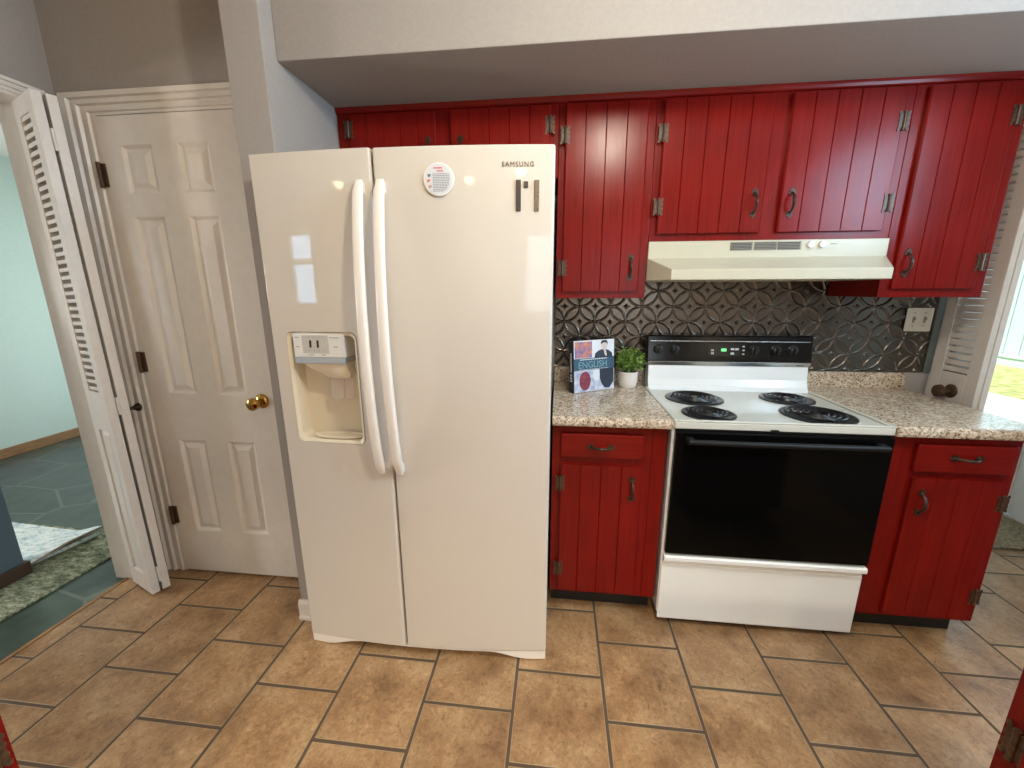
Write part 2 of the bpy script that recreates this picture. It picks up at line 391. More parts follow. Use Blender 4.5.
# hall walls
bm = B(); box(bm, -5.0, -4.86, -1.83, 1.7, 0, CZ); box(bm, -5.0, -4.86, -4.6, -2.07, 0, CZ); box(bm, -5.0, -4.86, -2.07, -1.83, 1.70, CZ); box(bm, -5.0, -4.86, -2.07, -1.83, 0, 1.10)
struct('wall_hall', bm, M_aqua, 'pale aqua wall at the far side of the hall', 'wall')
bm = B(); box(bm, -4.86, -4.842, -1.6, 1.69, 0, .085); struct('baseboard_hall', bm, M_oak, 'oak baseboard along the pale aqua hall wall', 'baseboard', bevel=.004)
bm = B(); box(bm, -4.9, -4.35, 1.7, 1.82, 0, CZ); box(bm, -3.15, -2.3, 1.7, 1.82, 0, CZ); box(bm, -4.35, -3.15, 1.7, 1.82, 2.12, CZ)
struct('wall_hall_end', bm, M_aqua, 'aqua end wall of the hall around its front door', 'wall')
bm = B(); box(bm, -2.42, -2.345, -.53, 1.7, 0, CZ); struct('wall_hall_side', bm, M_aqua, 'aqua hall wall backing the alcove', 'wall')
bm = B(); box(bm, -2.96, -2.805, -.90, -.665, 0, CZ); struct('wall_stub', bm, mat('shade_toned_paint', srgb(84, 98, 108), .7), 'end of a hall wall at the left edge, coloured blue-grey for its shade', 'wall')  # wall shade put into the paint colour; stub kept short for hall light
bm = B(); box(bm, -2.805, -2.79, -.90, -.662, 0, .075); box(bm, -2.96, -2.79, -.665, -.650, 0, .075)
struct('baseboard_stub', bm, M_oakshade, 'oak baseboard on the hall wall end, coloured dark for its shade', 'baseboard', bevel=.003)
# walls behind the camera
bm = B(); box(bm, -5.0, -4.40, -4.72, -4.6, 0, CZ); box(bm, -3.82, .22, -4.72, -4.6, 0, CZ); box(bm, 1.38, 1.8, -4.72, -4.6, 0, CZ); box(bm, .22, 1.38, -4.72, -4.6, 0, 1.02); box(bm, .22, 1.38, -4.72, -4.6, 2.08, CZ)
box(bm, -4.40, -3.82, -4.72, -4.6, 0, 1.18); box(bm, -4.40, -3.82, -4.72, -4.6, 2.14, CZ)
struct('wall_front', bm, M_wall, 'wall behind the camera', 'wall')
bm = B(); box(bm, -4.40, -3.82, -4.66, -4.60, 1.73, 1.80)
for a, b_, c, d in ((-4.40, -4.375, 1.18, 2.14), (-3.845, -3.82, 1.18, 2.14), (-4.40, -3.82, 1.18, 1.22), (-4.40, -3.82, 2.10, 2.14)): box(bm, a, b_, -4.66, -4.58, c, d)
struct('window_1', bm, M_white, 'double-hung window behind the camera', 'window')
# right wall
bm = B(); box(bm, 1.66, 1.78, -.95, -.012, 2.08, CZ); box(bm, 1.66, 1.78, -1.13, -.95, 0, CZ); box(bm, 1.66, 1.78, -2.07, -1.13, 0, 1.66); box(bm, 1.66, 1.78, -2.07, -1.13, 2.31, CZ); box(bm, 1.66, 1.78, -4.6, -2.07, 0, CZ)
struct('wall_right', bm, M_wall, 'right kitchen wall with the opening to the back entry', 'wall')
bm = B(); box(bm, 1.62, 1.78, -.012, 1.4, 0, CZ); struct('wall_entry_side', bm, M_mud, 'pale side wall of the back entry', 'wall')
bm = B(); box(bm, 1.78, 2.77, 1.4, 1.52, 0, CZ); box(bm, 1.78, 2.77, -1.07, -.95, 0, CZ); struct('wall_entry', bm, M_mud, 'pale end walls of the back entry', 'wall')
bm = B(); box(bm, 2.65, 2.77, -.95, -.86, 0, CZ); box(bm, 2.65, 2.77, -.86, .18, 0, .88); box(bm, 2.65, 2.77, -.86, .18, 2.04, CZ); box(bm, 2.65, 2.77, .18, .44, 0, CZ); box(bm, 2.65, 2.77, 1.33, 1.4, 0, CZ); box(bm, 2.65, 2.77, .44, 1.33, 2.06, CZ)
struct('wall_exterior', bm, M_mud, 'pale outer wall of the back entry', 'wall')

# white six-panel door -------------------------------------------------
def six_panel():
    d = thing('door_1', (-1.735, -.53, 0), 'white six-panel closet door beside the refrigerator', 'door', kind='structure')
    x0, x1, z1 = -2.035, -1.432, 2.064
    yb, yf = -.53, -.548
    bm = B()
    xs = [x0, -1.938, -1.803, -1.690, -1.555, x1]
    zs = [.012, .238, .712, .936, 1.687, 1.776, 1.957, z1]
    def pan(a, b_, c, e):
        r = yf + .010          # recessed field
        P = lambda x, z, y: bm.verts.new((x, y, z))
        steps = [(0, yf), (.012, r), (.020, r), (.040, yf + .002)]
        prev = None
        for ins, y in steps:
            ring = [P(a+ins, c+ins, y), P(b_-ins, c+ins, y), P(b_-ins, e-ins, y), P(a+ins, e-ins, y)]
            if prev:
                for k in range(4): bm.faces.new((prev[k], prev[(k+1) % 4], ring[(k+1) % 4], ring[k]))
            prev = ring
        bm.faces.new(prev)
    for i in range(5):
        for j in range(7):
            if i in (1, 3) and j in (1, 3, 5): pan(xs[i], xs[i+1], zs[j], zs[j+1])
            else: bm.faces.new([bm.verts.new((x, yf, z)) for x, z in ((xs[i], zs[j]), (xs[i+1], zs[j]), (xs[i+1], zs[j+1]), (xs[i], zs[j+1]))])
    bmesh.ops.remove_doubles(bm, verts=bm.verts[:], dist=.0005)
    # sides and back
    for a, b_ in (((x0, .012), (x1, .012)), ((x1, .012), (x1, z1)), ((x1, z1), (x0, z1)), ((x0, z1), (x0, .012))):
        bm.faces.new([bm.verts.new((a[0], yf, a[1])), bm.verts.new((b_[0], yf, b_[1])), bm.verts.new((b_[0], yb, b_[1])), bm.verts.new((a[0], yb, a[1]))])
    bm.faces.new([bm.verts.new((x, yb, z)) for x, z in ((x0, .012), (x0, z1), (x1, z1), (x1, .012))])
    bmesh.ops.remove_doubles(bm, verts=bm.verts[:], dist=.0005)
    leaf = obj('door_leaf', bm, M_white, d)
    bm = B(); lathe(bm, [(.033, 0), (.033, -.004), (.028, -.010), (.012, -.014), (.010, -.030), (.020, -.038), (.028, -.052), (.026, -.066), (.012, -.074)], (-1.487, yf, .912), 'y', 28)
    tag(obj('door_knob', bm, M_brass, leaf, smooth=True), 'polished brass door knob')
    for z in (1.849, 1.08, .32):
        bm = B(); tube(bm, [(-2.044, yf-.012, z-.048), (-2.044, yf-.012, z+.048)], .0075, 10)
        for k in (-.030, -.010, .010, .030): lathe(bm, [(.0085, k-.002), (.0085, k+.002)], (-2.044, yf-.012, z), 'z', 10)
        box(bm, -2.046, -2.022, yf-.006, yf, z-.044, z+.044)
        obj('hinge', bm, M_bronze2, leaf)
six_panel()
def casing():
    bm = B()
    prof = [(0, .0), (0, .010), (.012, .012), (.016, .018), (.026, .018), (.031, .011), (.044, .011), (.049, .021), (.058, .021), (.063, .013), (.074, .013), (.079, .024), (.100, .026), (.100, .0)]
    xl, xr, zt = -2.041, -1.428, 2.070
    sx, sz = 1.24, .80
    path = []
    for u, v in prof:
        y = -.53 - v
        path.append([(xl-sx*u, y, 0), (xl-sx*u, y, zt+sz*u), (xr+sx*u, y, zt+sz*u), (xr+sx*u, y, 0)])
    V = [[bm.verts.new(p) for p in row] for row in path]
    n = len(V)
    for i in range(n):
        a, b_ = V[i], V[(i+1) % n]
        for k in range(3): bm.faces.new((a[k], a[k+1], b_[k+1], b_[k]))
    bm.faces.new([r[0] for r in V]); bm.faces.new([r[3] for r in V][::-1])
    struct('trim_4', bm, M_white, 'white fluted casing around the six-panel door', 'trim')
casing()
# little baseboard at the partition end
bm = B(); prism(bm, [(-.765, 0), (-.785, 0), (-.785, .012), (-.779, .02), (-.779, .075), (-.772, .09), (-.765, .09)], -1.272, -1.145, 'x')
struct('baseboard_partition', bm, M_white, 'short white baseboard on the end of the partition', 'baseboard')

# folding louvred doors -------------------------------------------------
def louvre_panel(bm, w, t, ztop, lz0, lz1, x0=0.0, y0=0.0, slat=.0305, z0=.012, st=.05, closed=False):
    """one panel: width along +x from x0, thickness along +y from y0"""
    x1 = x0+w; y1 = y0+t
    box(bm, x0, x0+st, y0, y1, z0, ztop); box(bm, x1-st, x1, y0, y1, z0, ztop)
    for a, b_ in ((z0, .105), (.80, lz0), (lz1, ztop)): box(bm, x0+st, x1-st, y0, y1, a, b_)
    # raised lower panel on both faces
    a, b_, c, e = x0+st, x1-st, .105, .80
    for s, yy in ((1, y0), (-1, y1)):
        prev = None
        for ins, dy in ((0, .006), (.006, .010), (.022, .003)):
            ring = [bm.verts.new((x, yy+s*dy, z)) for x, z in ((a+ins, c+ins), (b_-ins, c+ins), (b_-ins, e-ins), (a+ins, e-ins))]
            if prev:
                for k in range(4): bm.faces.new((prev[k], prev[(k+1) % 4], ring[(k+1) % 4], ring[k]))
            prev = ring
        bm.faces.new(prev)
    z = lz0 + .006; ym = (y0+y1)/2
    while z < lz1-.01:
        if closed: prism(bm, [(y0+.003, z-.006), (y0+.003, z+.004), (y1-.002, z+.022), (y1-.002, z-.001)], x0+st, x1-st, 'x')
        else: prism(bm, [(y0+.004, z+.004), (y0+.004, z+.009), (y1-.003, z+.016), (y1-.003, z)], x0+st, x1-st, 'x')
        z += slat
def fold_hinge(bm, x, y, z, t):
    """butt hinge bridging two panel edges; edge faces -x at x, panels stacked along y"""
    box(bm, x-.0015, x, y-t*.7, y-.001, z-.038, z+.008); box(bm, x-.0015, x, y+.013, y+.013+t*.7, z-.008, z+.038)
    tube(bm, [(x-.003, y+.006, z-.038), (x-.003, y+.006, z+.038)], .005, 8)
d2 = thing('door_2', (-2.034, -.732, 0), 'white louvred folding door standing folded in the hall opening', 'door', kind='structure')
ang = math.atan2(.378, -.925)        # panels run from the free edge back to the jamb
d2.rotation_euler = (Matrix.Rotation(ang, 3, 'Z') @ Matrix.Rotation(.025, 3, 'Y')).to_euler()
t = .031
# local +x runs towards the jamb, local -y is the far side (alcove) after the turn
bm = B(); louvre_panel(bm, .205, t, 2.098, .975, 2.035, 0, -t); obj('near_panel', bm, M_white, d2, bevel=.002, local=True)
bm = B(); louvre_panel(bm, .165, t, 2.098, .975, 2.035, 0, -2*t-.010, st=.035); p2 = obj('far_panel', bm, M_white, d2, bevel=.002, local=True)
for z in (1.94, .915, .10):
    bm = B(); fold_hinge(bm, 0, -t-.011, z, t); obj('hinge', bm, M_white, d2, local=True)
bm = B(); lathe(bm, [(.008, 0), (.006, -.018), (.009, -.024), (.017, -.034), (.019, -.044), (.013, -.050)], (.035, -2*t-.010, .886), 'y', 20)
tag(obj('door_knob', bm, M_dkmetal, p2, smooth=True, local=True), 'small dark bronze knob')
d3 = thing('door_3', (1.60, -.260, 0), 'white louvred folding door folded beside the right countertop', 'door', kind='structure')
d3.rotation_euler = (0, 0, PI/2)     # local x -> +y, local y -> -x
bm = B(); louvre_panel(bm, .230, .023, 2.058, 1.02, 2.015, 0, -.023, slat=.03, st=.055, closed=True); pn = obj('near_panel', bm, M_white, d3, bevel=.002, local=True)
bm = B(); louvre_panel(bm, .226, .023, 2.058, 1.02, 2.015, 0, -.050, slat=.03, st=.055, closed=True); obj('far_panel', bm, M_white, d3, bevel=.002, local=True)
bm = B(); lathe(bm, [(.031, 0), (.031, .004), (.026, .009), (.011, .013), (.010, .026), (.020, .034), (.029, .046), (.027, .060), (.014, .068)], (.107, 0, .937), 'y', 26)
tag(obj('door_knob', bm, M_bronze2, pn, smooth=True, local=True), 'round aged brass door knob')
for z in (1.94, .915, .10):
    bm = B(); box(bm, -.0015, 0, -.020, -.001, z-.038, z+.008); box(bm, -.0015, 0, -.048, -.029, z-.008, z+.038); tube(bm, [(-.003, -.025, z-.038), (-.003, -.025, z+.038)], .004, 8)
    obj('hinge', bm, M_white, d3, local=True)

# back entry: glazed outside door, mat, garden ---------------------------
d4 = thing('door_4', (2.67, .885, 0), 'white full-glazed outside door of the back entry', 'door', kind='structure')
bm = B()
gy0, gy1, gz0, gz1 = .515, 1.20, .13, 1.95
for a, b_, c, e in ((.455, gy0, .02, 2.04), (gy1, 1.31, .02, 2.04), (gy0, gy1, .02, gz0), (gy0, gy1, gz1, 2.04)): box(bm, 2.655, 2.70, a, b_, c, e)
leaf4 = obj('door_leaf', bm, M_white, d4, bevel=.003)
bm = B(); box(bm, 2.675, 2.681, gy0, gy1, gz0, gz1); obj('glass_pane', bm, M_glass, d4)
bm = B()
for a, b_, c, e in ((gy0-.02, gy0+.004, gz0-.02, gz1+.02), (gy1-.012, gy1+.02, gz0-.02, gz1+.02), (gy0, gy1, gz0-.02, gz0+.012), (gy0, gy1, gz1-.012, gz1+.02)): box(bm, 2.645, 2.6549, a, b_, c, e)
obj('glazing_bead', bm, M_white, leaf4, bevel=.002)
bm = B(); box(bm, 2.635, 2.65, .36, .45, 0, 2.14); box(bm, 2.635, 2.65, 1.32, 1.399, 0, 2.14); box(bm, 2.635, 2.65, .45, 1.32, 2.05, 2.14)
struct('trim_5', bm, M_white, 'white casing around the outside door', 'trim', bevel=.003)
bm = B(); prism(bm, rrect(1.95, 2.60, .085, 1.05, .03), .0005, .014, 'z')
o = obj('doormat', bm, M_mat, bevel=.004, origin=(2.27, .55, 0)); tag(o, 'brown mottled doormat inside the back entry door', 'doormat')
bm = B(); box(bm, 2.77, 30, -6, 24, -.35, -.15); struct('ground', bm, M_grass, 'sunlit green lawn seen through the outside door', 'ground')
bm = B(); box(bm, 2.78, 6.3, -1.0, 5.2, -.149, -.13); struct('ground_patio', bm, M_conc, 'pale concrete step outside the door', 'ground')
sh = thing('shed', (9.0, 6.3, -.15), 'pale aqua board-sided shed standing beyond the lawn', 'shed')
bm = B()
pts = []
y = 1.0
while y < 14:
    pts += [(9.0, y), (9.0, y+.27), (9.012, y+.285)]; y += .30
    pts += [(9.012, y)]
pts += [(9.3, y), (9.3, 1.0)]
prism(bm, pts, .0, 4.2, 'z'); obj('board_siding', bm, M_siding, sh)
bm = B(); box(bm, 8.93, 9.0, 1.0, 14, -.15, .02); box(bm, 8.90, 8.999, 1.0, 14, .02, .07); obj('sill_board', bm, M_siding, sh)

# recessed ceiling lights (the light the room has) ------------------------
CAN = mesh_only('can', (lambda b: (lathe(b, [(.098, 0), (.098, -.006), (.080, -.010), (.076, 0)], (0, 0, 0), 'z', 28, cap=False), b)[1])(B()), M_white)
def downlight(x, y, power, lab, spread=math.radians(125), color=(1, .90, .66), globe=False):
    o = bpy.data.objects.new('ceiling_light', None); COL.objects.link(o); o.location = (x, y, CZ); tag(o, lab, 'ceiling light', 'recessed kitchen lights', 'structure')
    c = bpy.data.objects.new('light_trim', CAN); COL.objects.link(c); c.parent = o; c.location = (0, 0, 0)
    bm = B(); lathe(bm, [(.075, -.0005), (.075, -.012), (.068, -.032), (.052, -.048), (.030, -.058), (.006, -.062)], (0, 0, 0), 'z', 28); obj('lamp_lens', bm, M_lamp, o, local=True, smooth=True)
    if globe: d = bpy.data.lights.new('downlight', 'POINT'); d.shadow_soft_size = .07
    else: d = bpy.data.lights.new('downlight', 'AREA'); d.shape = 'DISK'; d.size = .15; d.spread = spread
    d.energy = power; d.color = color
    a = bpy.data.objects.new('downlight', d); COL.objects.link(a); a.parent = o; a.location = (0, 0, -.14 if globe else -.066)
LAB = 'recessed round ceiling light reflected in the refrigerator doors'
for x, y, pw in ((-.68, -4.10, 38), (-2.69, -3.96, 18), (.05, -3.79, 38), (1.36, -3.27, 36)): downlight(x, y, pw, LAB)
downlight(.14, -1.72, 46, LAB, PI, (1, .95, .80), True)

# ================================================================== CABINETS
def pull_mesh():
    bm = B(); n = 14; pts = []; rad = []
    for i in range(n+1):
        u = -1 + 2*i/n
        pts.append((0, -.004 - .024*(1-u*u)**.75, .036*u)); rad.append(.0042 + .0018*(1-abs(u)))
    tube(bm, pts, rad, 8)
    for s in (1, -1):
        out = [(0, .058), (.006, .050), (.013, .046), (.008, .041), (.014, .034), (.006, .029), (0, .026), (-.006, .029), (-.014, .034), (-.008, .041), (-.013, .046), (-.006, .050)]
        pr = [(a, s*b_) for a, b_ in out]
        prism(bm, pr, -.0035, 0, 'y')
        lathe(bm, [(.006, -.0035), (.004, -.007)], (0, 0, s*.037), 'y', 8)
    return mesh_only('pull_handle', bm, M_bronze, True)
PULL = pull_mesh()
def hinge_mesh():
    bm = B()
    for s in (1, -1):
        out = [(.002, .026), (.008, .024), (.012, .032), (.018, .034), (.020, .026), (.016, .020), (.019, .010), (.016, 0), (.019, -.010), (.016, -.020), (.020, -.026), (.018, -.034), (.012, -.032), (.008, -.024), (.002, -.026)]
        prism(bm, [(s*a, b_) for a, b_ in out], -.0025, 0, 'y')
    tube(bm, [(0, -.004, -.028), (0, -.004, .028)], .0045, 8)
    for z in (-.03, .03): lathe(bm, [(.0055, z-.002), (.0055, z+.002)], (0, -.004, 0), 'z', 8)
    return mesh_only('butterfly_hinge', bm, M_bronze2, True)
HINGE = hinge_mesh()

def plank_slab(x0, x1, z0, z1, yb, yf, boards):
    """overlay door: vertical boards with V grooves, softened rim"""
    bm = B(); g = .0022; dp = .0035; c = .005
    pts = [(x0, yb), (x0, yf+c), (x0+c, yf)]
    for k in range(1, boards):
        x = x0 + (x1-x0)*k/boards
        pts += [(x-g, yf), (x, yf+dp), (x+g, yf)]
    pts += [(x1-c, yf), (x1, yf+c), (x1, yb)]
    prism(bm, pts, z0, z1, 'z')
    return bm
def cab_door(parent, x0, x1, z0, z1, face, boards, hinge_side, hinge_z, pull):
    d = obj('door', plank_slab(x0, x1, z0, z1, face, face-.018, boards), M_red, parent)
    hx = x0 if hinge_side == 'L' else x1
    for z in hinge_z: inst('hinge', HINGE, d, (hx, face-.018, z))
    if pull: inst('pull_handle', PULL, d, (pull[0], face-.018, pull[1]))
    return d
UF = -.327
def upper(x0, x1, z0, label, doors, xl=None):
    t = thing('wall_cabinet', ((x0+x1)/2, -.012, z0), label, 'cabinet', 'red wall cabinets under the soffit')
    bm = B(); e = .0006
    box(bm, x0+e, x1-e, UF, -.012, z0, 2.112)
    obj('cabinet_body', bm, M_red, t, bevel=.0015)
    for dd in doors: cab_door(t, *dd)
    return t
zt = 2.101
upper(-1.134, -.2, 1.84, 'red wall cabinet with two short plank doors above the refrigerator',
      [(-1.078, -.703, 1.87, zt, UF, 5, 'L', (2.047, 1.92), (-.737, 1.955)), (-.645, -.235, 1.87, zt, UF, 5, 'R', (2.031, 1.92), (-.600, 1.955))])
upper(-.2, .179, 1.355, 'tall single-door red wall cabinet right of the refrigerator, above the cookbook',
      [(-.174, .147, 1.384, zt, UF, 4, 'L', (1.992, 1.481), (.109, 1.481))])
upper(.179, 1.092, 1.584, 'wide two-door red wall cabinet above the range hood',
      [(.205, .605, 1.613, zt, UF, 5, 'L', (1.984, 1.716), (.570, 1.721)), (.668, 1.056, 1.613, zt, UF, 5, 'R', (1.99, 1.71), (.706, 1.719))])
upper(1.092, 1.468, 1.358, 'tall single-door red wall cabinet above the light switches',
      [(1.129, 1.424, 1.392, zt, UF, 4, 'R', (1.993, 1.49), (1.161, 1.489))])
bm = B(); prism(bm, [(UF+.02, 2.112), (UF-.004, 2.112), (UF-.008, 2.116), (UF-.010, 2.126), (UF-.014, 2.134), (UF+.02, 2.134)], -1.134, 1.468, 'x')
box(bm, -1.134, 1.468, UF+.02, -.012, 2.1125, 2.134)
tag(obj('crown_moulding', bm, M_redh, origin=(.167, UF, 2.112)), 'long red moulding strip running along the top of the wall cabinets', 'moulding')

BF = -.608
def base(x0, x1, label, dr, door, pull_d, pull_dr, hs, fill):
    t = thing('base_cabinet', ((x0+x1)/2, -.01, 0), label, 'cabinet')
    bm = B(); box(bm, x0, x1, BF, -.012, .104, .8735); obj('cabinet_body', bm, M_red, t, bevel=.0015)
    bm = B(); box(bm, x0+.004, x1-.004, BF+.07, -.012, 0, .104); tag(obj('toe_kick', bm, M_kick, t), 'black recessed toe kick')
    bm = B(); box(bm, *dr[:2], BF-.018, BF, *dr[2:]); d = obj('drawer', bm, M_redh, t, bevel=.005)
    inst('pull_handle', PULL, d, (pull_dr[0], BF-.018, pull_dr[1]), (0, PI/2, 0))
    cab_door(t, *door, BF, 4, hs, (.626, .23), pull_d)
    bm = B(); box(bm, fill[0], fill[1], BF-.004, BF, .106, .871); obj('filler_strip', bm, M_red, t, bevel=.002)
    return t
base(-.198, .247, 'red base cabinet between the refrigerator and the range', (-.166, .158, .737, .838), (-.164, .159, .125, .706), (.121, .611), (-.008, .786), 'L', (.192, .245))
base(1.034, 1.469, 'red base cabinet right of the range', (1.122, 1.446, .735, .844), (1.130, 1.438, .125, .710), (1.166, .615), (1.285, .795), 'R', (1.036, 1.078))

def counter(x0, x1, label, up0, up1):
    t = thing('countertop', ((x0+x1)/2, -.33, .874), label, 'countertop')
    bm = B(); r = .012
    pr = [(-.006, .874), (-.640, .874), (-.651, .878), (-.655, .888), (-.655, .902), (-.651, .910), (-.642, .914), (-.006, .914)]
    prism(bm, pr, x0, x1, 'x'); obj('worktop', bm, M_gran, t, bevel=.002)
    bm = B(); prism(bm, [(-.024, .9142), (-.024, .985), (-.020, .991), (-.006, .991), (-.006, .9142)], up0, up1, 'x'); obj('upstand', bm, M_gran, t, bevel=.002)
    return t
counter(-.2, .2525, 'brown speckled granite-look countertop under the cookbook and plant', -.2, .2525)
counter(1.0265, 1.503, 'grey-brown speckled granite-look countertop right of the range', 1.0265, 1.503)

# foreground cabinets --------------------------------------------------
def fore(x0, x1, y0, y1, s, label):
    """s = +1: front faces +x, -1: front faces -x; y1 is the near end towards the range"""
    t = thing('island_cabinet', ((x0+x1)/2, (y0+y1)/2, 0), label, 'cabinet')
    bm = B(); box(bm, x0, x1, y0, y1, .104, .8735); obj('cabinet_body', bm, M_red, t, bevel=.002)
    bm = B(); box(bm, x0+.05, x1-.05, y0+.02, y1-.05, 0, .104); obj('toe_kick', bm, M_kick, t)
    fx = x1 if s > 0 else x0
    bm = B(); box(bm, min(fx, fx+s*.018), max(fx, fx+s*.018), y0+.03, y1-.046, .735, .84); d = obj('drawer', bm, M_redh, t, bevel=.005)
    bm = B(); box(bm, min(fx, fx+s*.018), max(fx, fx+s*.018), y0+.03, y1-.046, .13, .708); d = obj('door', bm, M_red, t, bevel=.005)
    for z in (.64, .22): inst('hinge', HINGE, d, (fx+s*.003, y1-.026, z), (0, 0, s*PI/2))
    inst('pull_handle', PULL, d, (fx+s*.0185, y0+.08, .6), (0, 0, s*PI/2))
    bm = B(); box(bm, x0, x1, y0, y1, .8742, .914)
    o = obj('worktop', bm, M_gran, t, bevel=.004)
fore(.60, 1.16, -2.16, -1.515, -1, 'red cabinet end with a bronze hinge at the bottom right corner of the view')
fore(-1.66, -1.10, -2.36, -1.722, 1, 'red cabinet corner just showing at the bottom left corner of the view')

# ================================================================== BACKSPLASH
def backsplash():
    x0, x1, z0, z1 = -.2, 1.585, .992, 1.583
    nx, nz = 715, 237
    X, Z = np.meshgrid(np.linspace(x0, x1, nx), np.linspace(z0, z1, nz))
    p, q = .1545, .1530; R_ = .0766
    ox, oz = .0797, 1.231
    H = np.full(X.shape, 0.0)
    best = np.zeros(X.shape)
    for dx, dz in ((0, 0), (.5, .5)):
        # nearest circle centres of this sub-lattice and their neighbours
        i0 = np.round((X-ox)/p - dx); j0 = np.round((Z-oz)/q - dz)
        for di in (-1, 0, 1):
            for dj in (-1, 0, 1):
                cx = ox + (i0+di+dx)*p; cz = oz + (j0+dj+dz)*q
                d = np.hypot(X-cx, (Z-cz)*p/q) - R_
                best = np.maximum(best, np.exp(-(d/.0026)**2)*.0050)
    H = best
    for dx, dz in ((0, 0), (.5, .5)):
        cx = ox + (np.round((X-ox)/p - dx)+dx)*p; cz = oz + (np.round((Z-oz)/q - dz)+dz)*q
        a, b_ = np.abs(X-cx), np.abs(Z-cz)
        st = np.maximum(0, 1 - (np.sqrt(a)+np.sqrt(b_))**2/.021)
        H = np.maximum(H, .0085*st)
    Y = -.0035 - H
    co = np.stack([X, Y, Z], -1).reshape(-1, 3)
    idx = np.arange(nx*nz).reshape(nz, nx)
    f = np.stack([idx[:-1, :-1], idx[:-1, 1:], idx[1:, 1:], idx[1:, :-1]], -1).reshape(-1, 4)
    loc = Vector(((x0+x1)/2, 0, z0))
    me = bpy.data.meshes.new('tin_sheet')
    me.from_pydata((co - np.array(loc)).tolist(), [], f.tolist()); me.update()
    me.polygons.foreach_set('use_smooth', [True]*len(me.polygons)); me.materials.append(M_pewter)
    t = thing('backsplash', loc, 'pressed tin backsplash with an overlapping circle pattern behind the range', 'backsplash')
    o = bpy.data.objects.new('tin_sheet', me); COL.objects.link(o); o.parent = t
    bm = B(); box(bm, x0, x1, -.003, -.0003, z0, z1); obj('backing_sheet', bm, M_pewter, t)
    bm = B(); box(bm, 1.585, 1.617, -.010, -.0003, z0, 1.9); obj('edge_trim', bm, mat('painted_edge', srgb(84, 86, 78), .5), t, bevel=.004)
backsplash()
# switch plate
t = thing('switch_plate', (1.511, -.011, 1.248), 'ivory double switch plate on the tin backsplash', 'switch')
bm = B(); prism(bm, rrect(1.455, 1.568, 1.193, 1.303, .006), -.0165, -.0112, 'y'); obj('cover_plate', bm, M_plate, t, bevel=.002)
for x in (1.488, 1.535):
    bm = B(); box(bm, x-.005, x+.005, -.0172, -.0165, 1.233, 1.263); prism(bm, [(-.0172, 1.240), (-.026, 1.252), (-.026, 1.258), (-.0172, 1.258)], x-.0038, x+.0038, 'x'); tag(obj('toggle', bm, M_plated, t), 'darker ivory toggle')
    for z in (1.218, 1.280):
        bm = B(); lathe(bm, [(.0032, -.0165), (.0028, -.0178)], (x, 0, z), 'y', 10); obj('screw', bm, M_plated, t)

# ================================================================== RANGE HOOD
t = thing('range_hood', (.636, -.012, 1.427), 'almond range hood mounted under the wide red wall cabinet', 'range hood')
x0, x1 = .180, 1.091; yb, yu, yl = -.012, -.338, -.475; zt_, zm, zlt, zb_ = 1.5835, 1.517, 1.467, 1.427
a0, a1 = .2445, 1.028
bm = B()
V = lambda *p: bm.verts.new(p)
tl = [V(x0, yb, zt_), V(x1, yb, zt_), V(x1, yu, zt_), V(x0, yu, zt_)]
ml = [V(x0, yb, zm), V(x1, yb, zm), V(x1, yu, zm), V(x0, yu, zm)]
lt = [V(a1, yl, zlt), V(a0, yl, zlt)]
lb = [V(x0, yb, zb_), V(x1, yb, zb_), V(x1, yu, zb_), V(a1, yl, zb_), V(a0, yl, zb_), V(x0, yu, zb_)]
F = bm.faces.new
F(tl); F((tl[0], tl[1], ml[1], ml[0])); F((tl[1], tl[2], ml[2], ml[1])); F((tl[2], tl[3], ml[3], ml[2])); F((tl[3], tl[0], ml[0], ml[3]))
F((ml[3], ml[2], lt[0], lt[1])); F((lt[1], lt[0], lb[3], lb[4])); F((ml[2], lb[2], lb[3], lt[0])); F((ml[3], lt[1], lb[4], lb[5]))
F((ml[1], ml[2], lb[2], lb[1])); F((ml[0], lb[0], lb[5], ml[3])); F((ml[0], ml[1], lb[1], lb[0]))
# hollow underside
hb = [V(x0+.02, yb-.01, zb_), V(x1-.02, yb-.01, zb_), V(x1-.02, yu, zb_), V(a1-.012, yl+.015, zb_), V(a0+.012, yl+.015, zb_), V(x0+.02, yu, zb_)]
hi = [V(v.co.x, v.co.y, 1.50 if v.co.y > yl+.02 else 1.462) for v in hb]
for i in range(6):
    j = (i+1) % 6
    F((lb[i], lb[j], hb[j], hb[i])); F((hb[i], hb[j], hi[j], hi[i]))
F(hi)
obj('hood_shell', bm, M_hood, t, bevel=.0022)
for gx in (.502, .594, .683):
    bm = B(); w = .084
    for a, b_, c, e in ((gx, gx+.003, 1.545, 1.577), (gx+w-.003, gx+w, 1.545, 1.577)): box(bm, a, b_, yu-.003, yu, c, e)
    for k in range(6): box(bm, gx, gx+w, yu-.003, yu, 1.545+k*.0058, 1.5473+k*.0058)
    vg = obj('vent_grille', bm, M_hoodv, t)
    bm = B(); box(bm, gx+.003, gx+w-.003, yu-.0008, yu, 1.5455, 1.5765); obj('vent_slot', bm, M_vdark, vg)
bm = B(); prism(bm, rrect(.771, .914, 1.546, 1.578, .003), yu-.002, yu, 'y'); cp = tag(obj('control_panel', bm, M_hood, t), 'control strip with two round knobs')
for kx in (.803, .846):
    bm = B(); lathe(bm, [(.013, yu-.002), (.012, yu-.012), (.005, yu-.013)], (kx, 0, 1.563), 'y', 18); obj('knob', bm, M_panelw, cp)
bm = B(); box(bm, .878, .900, yu-.0026, yu-.002, 1.563, 1.567); obj('marking', bm, M_hoodv, cp)

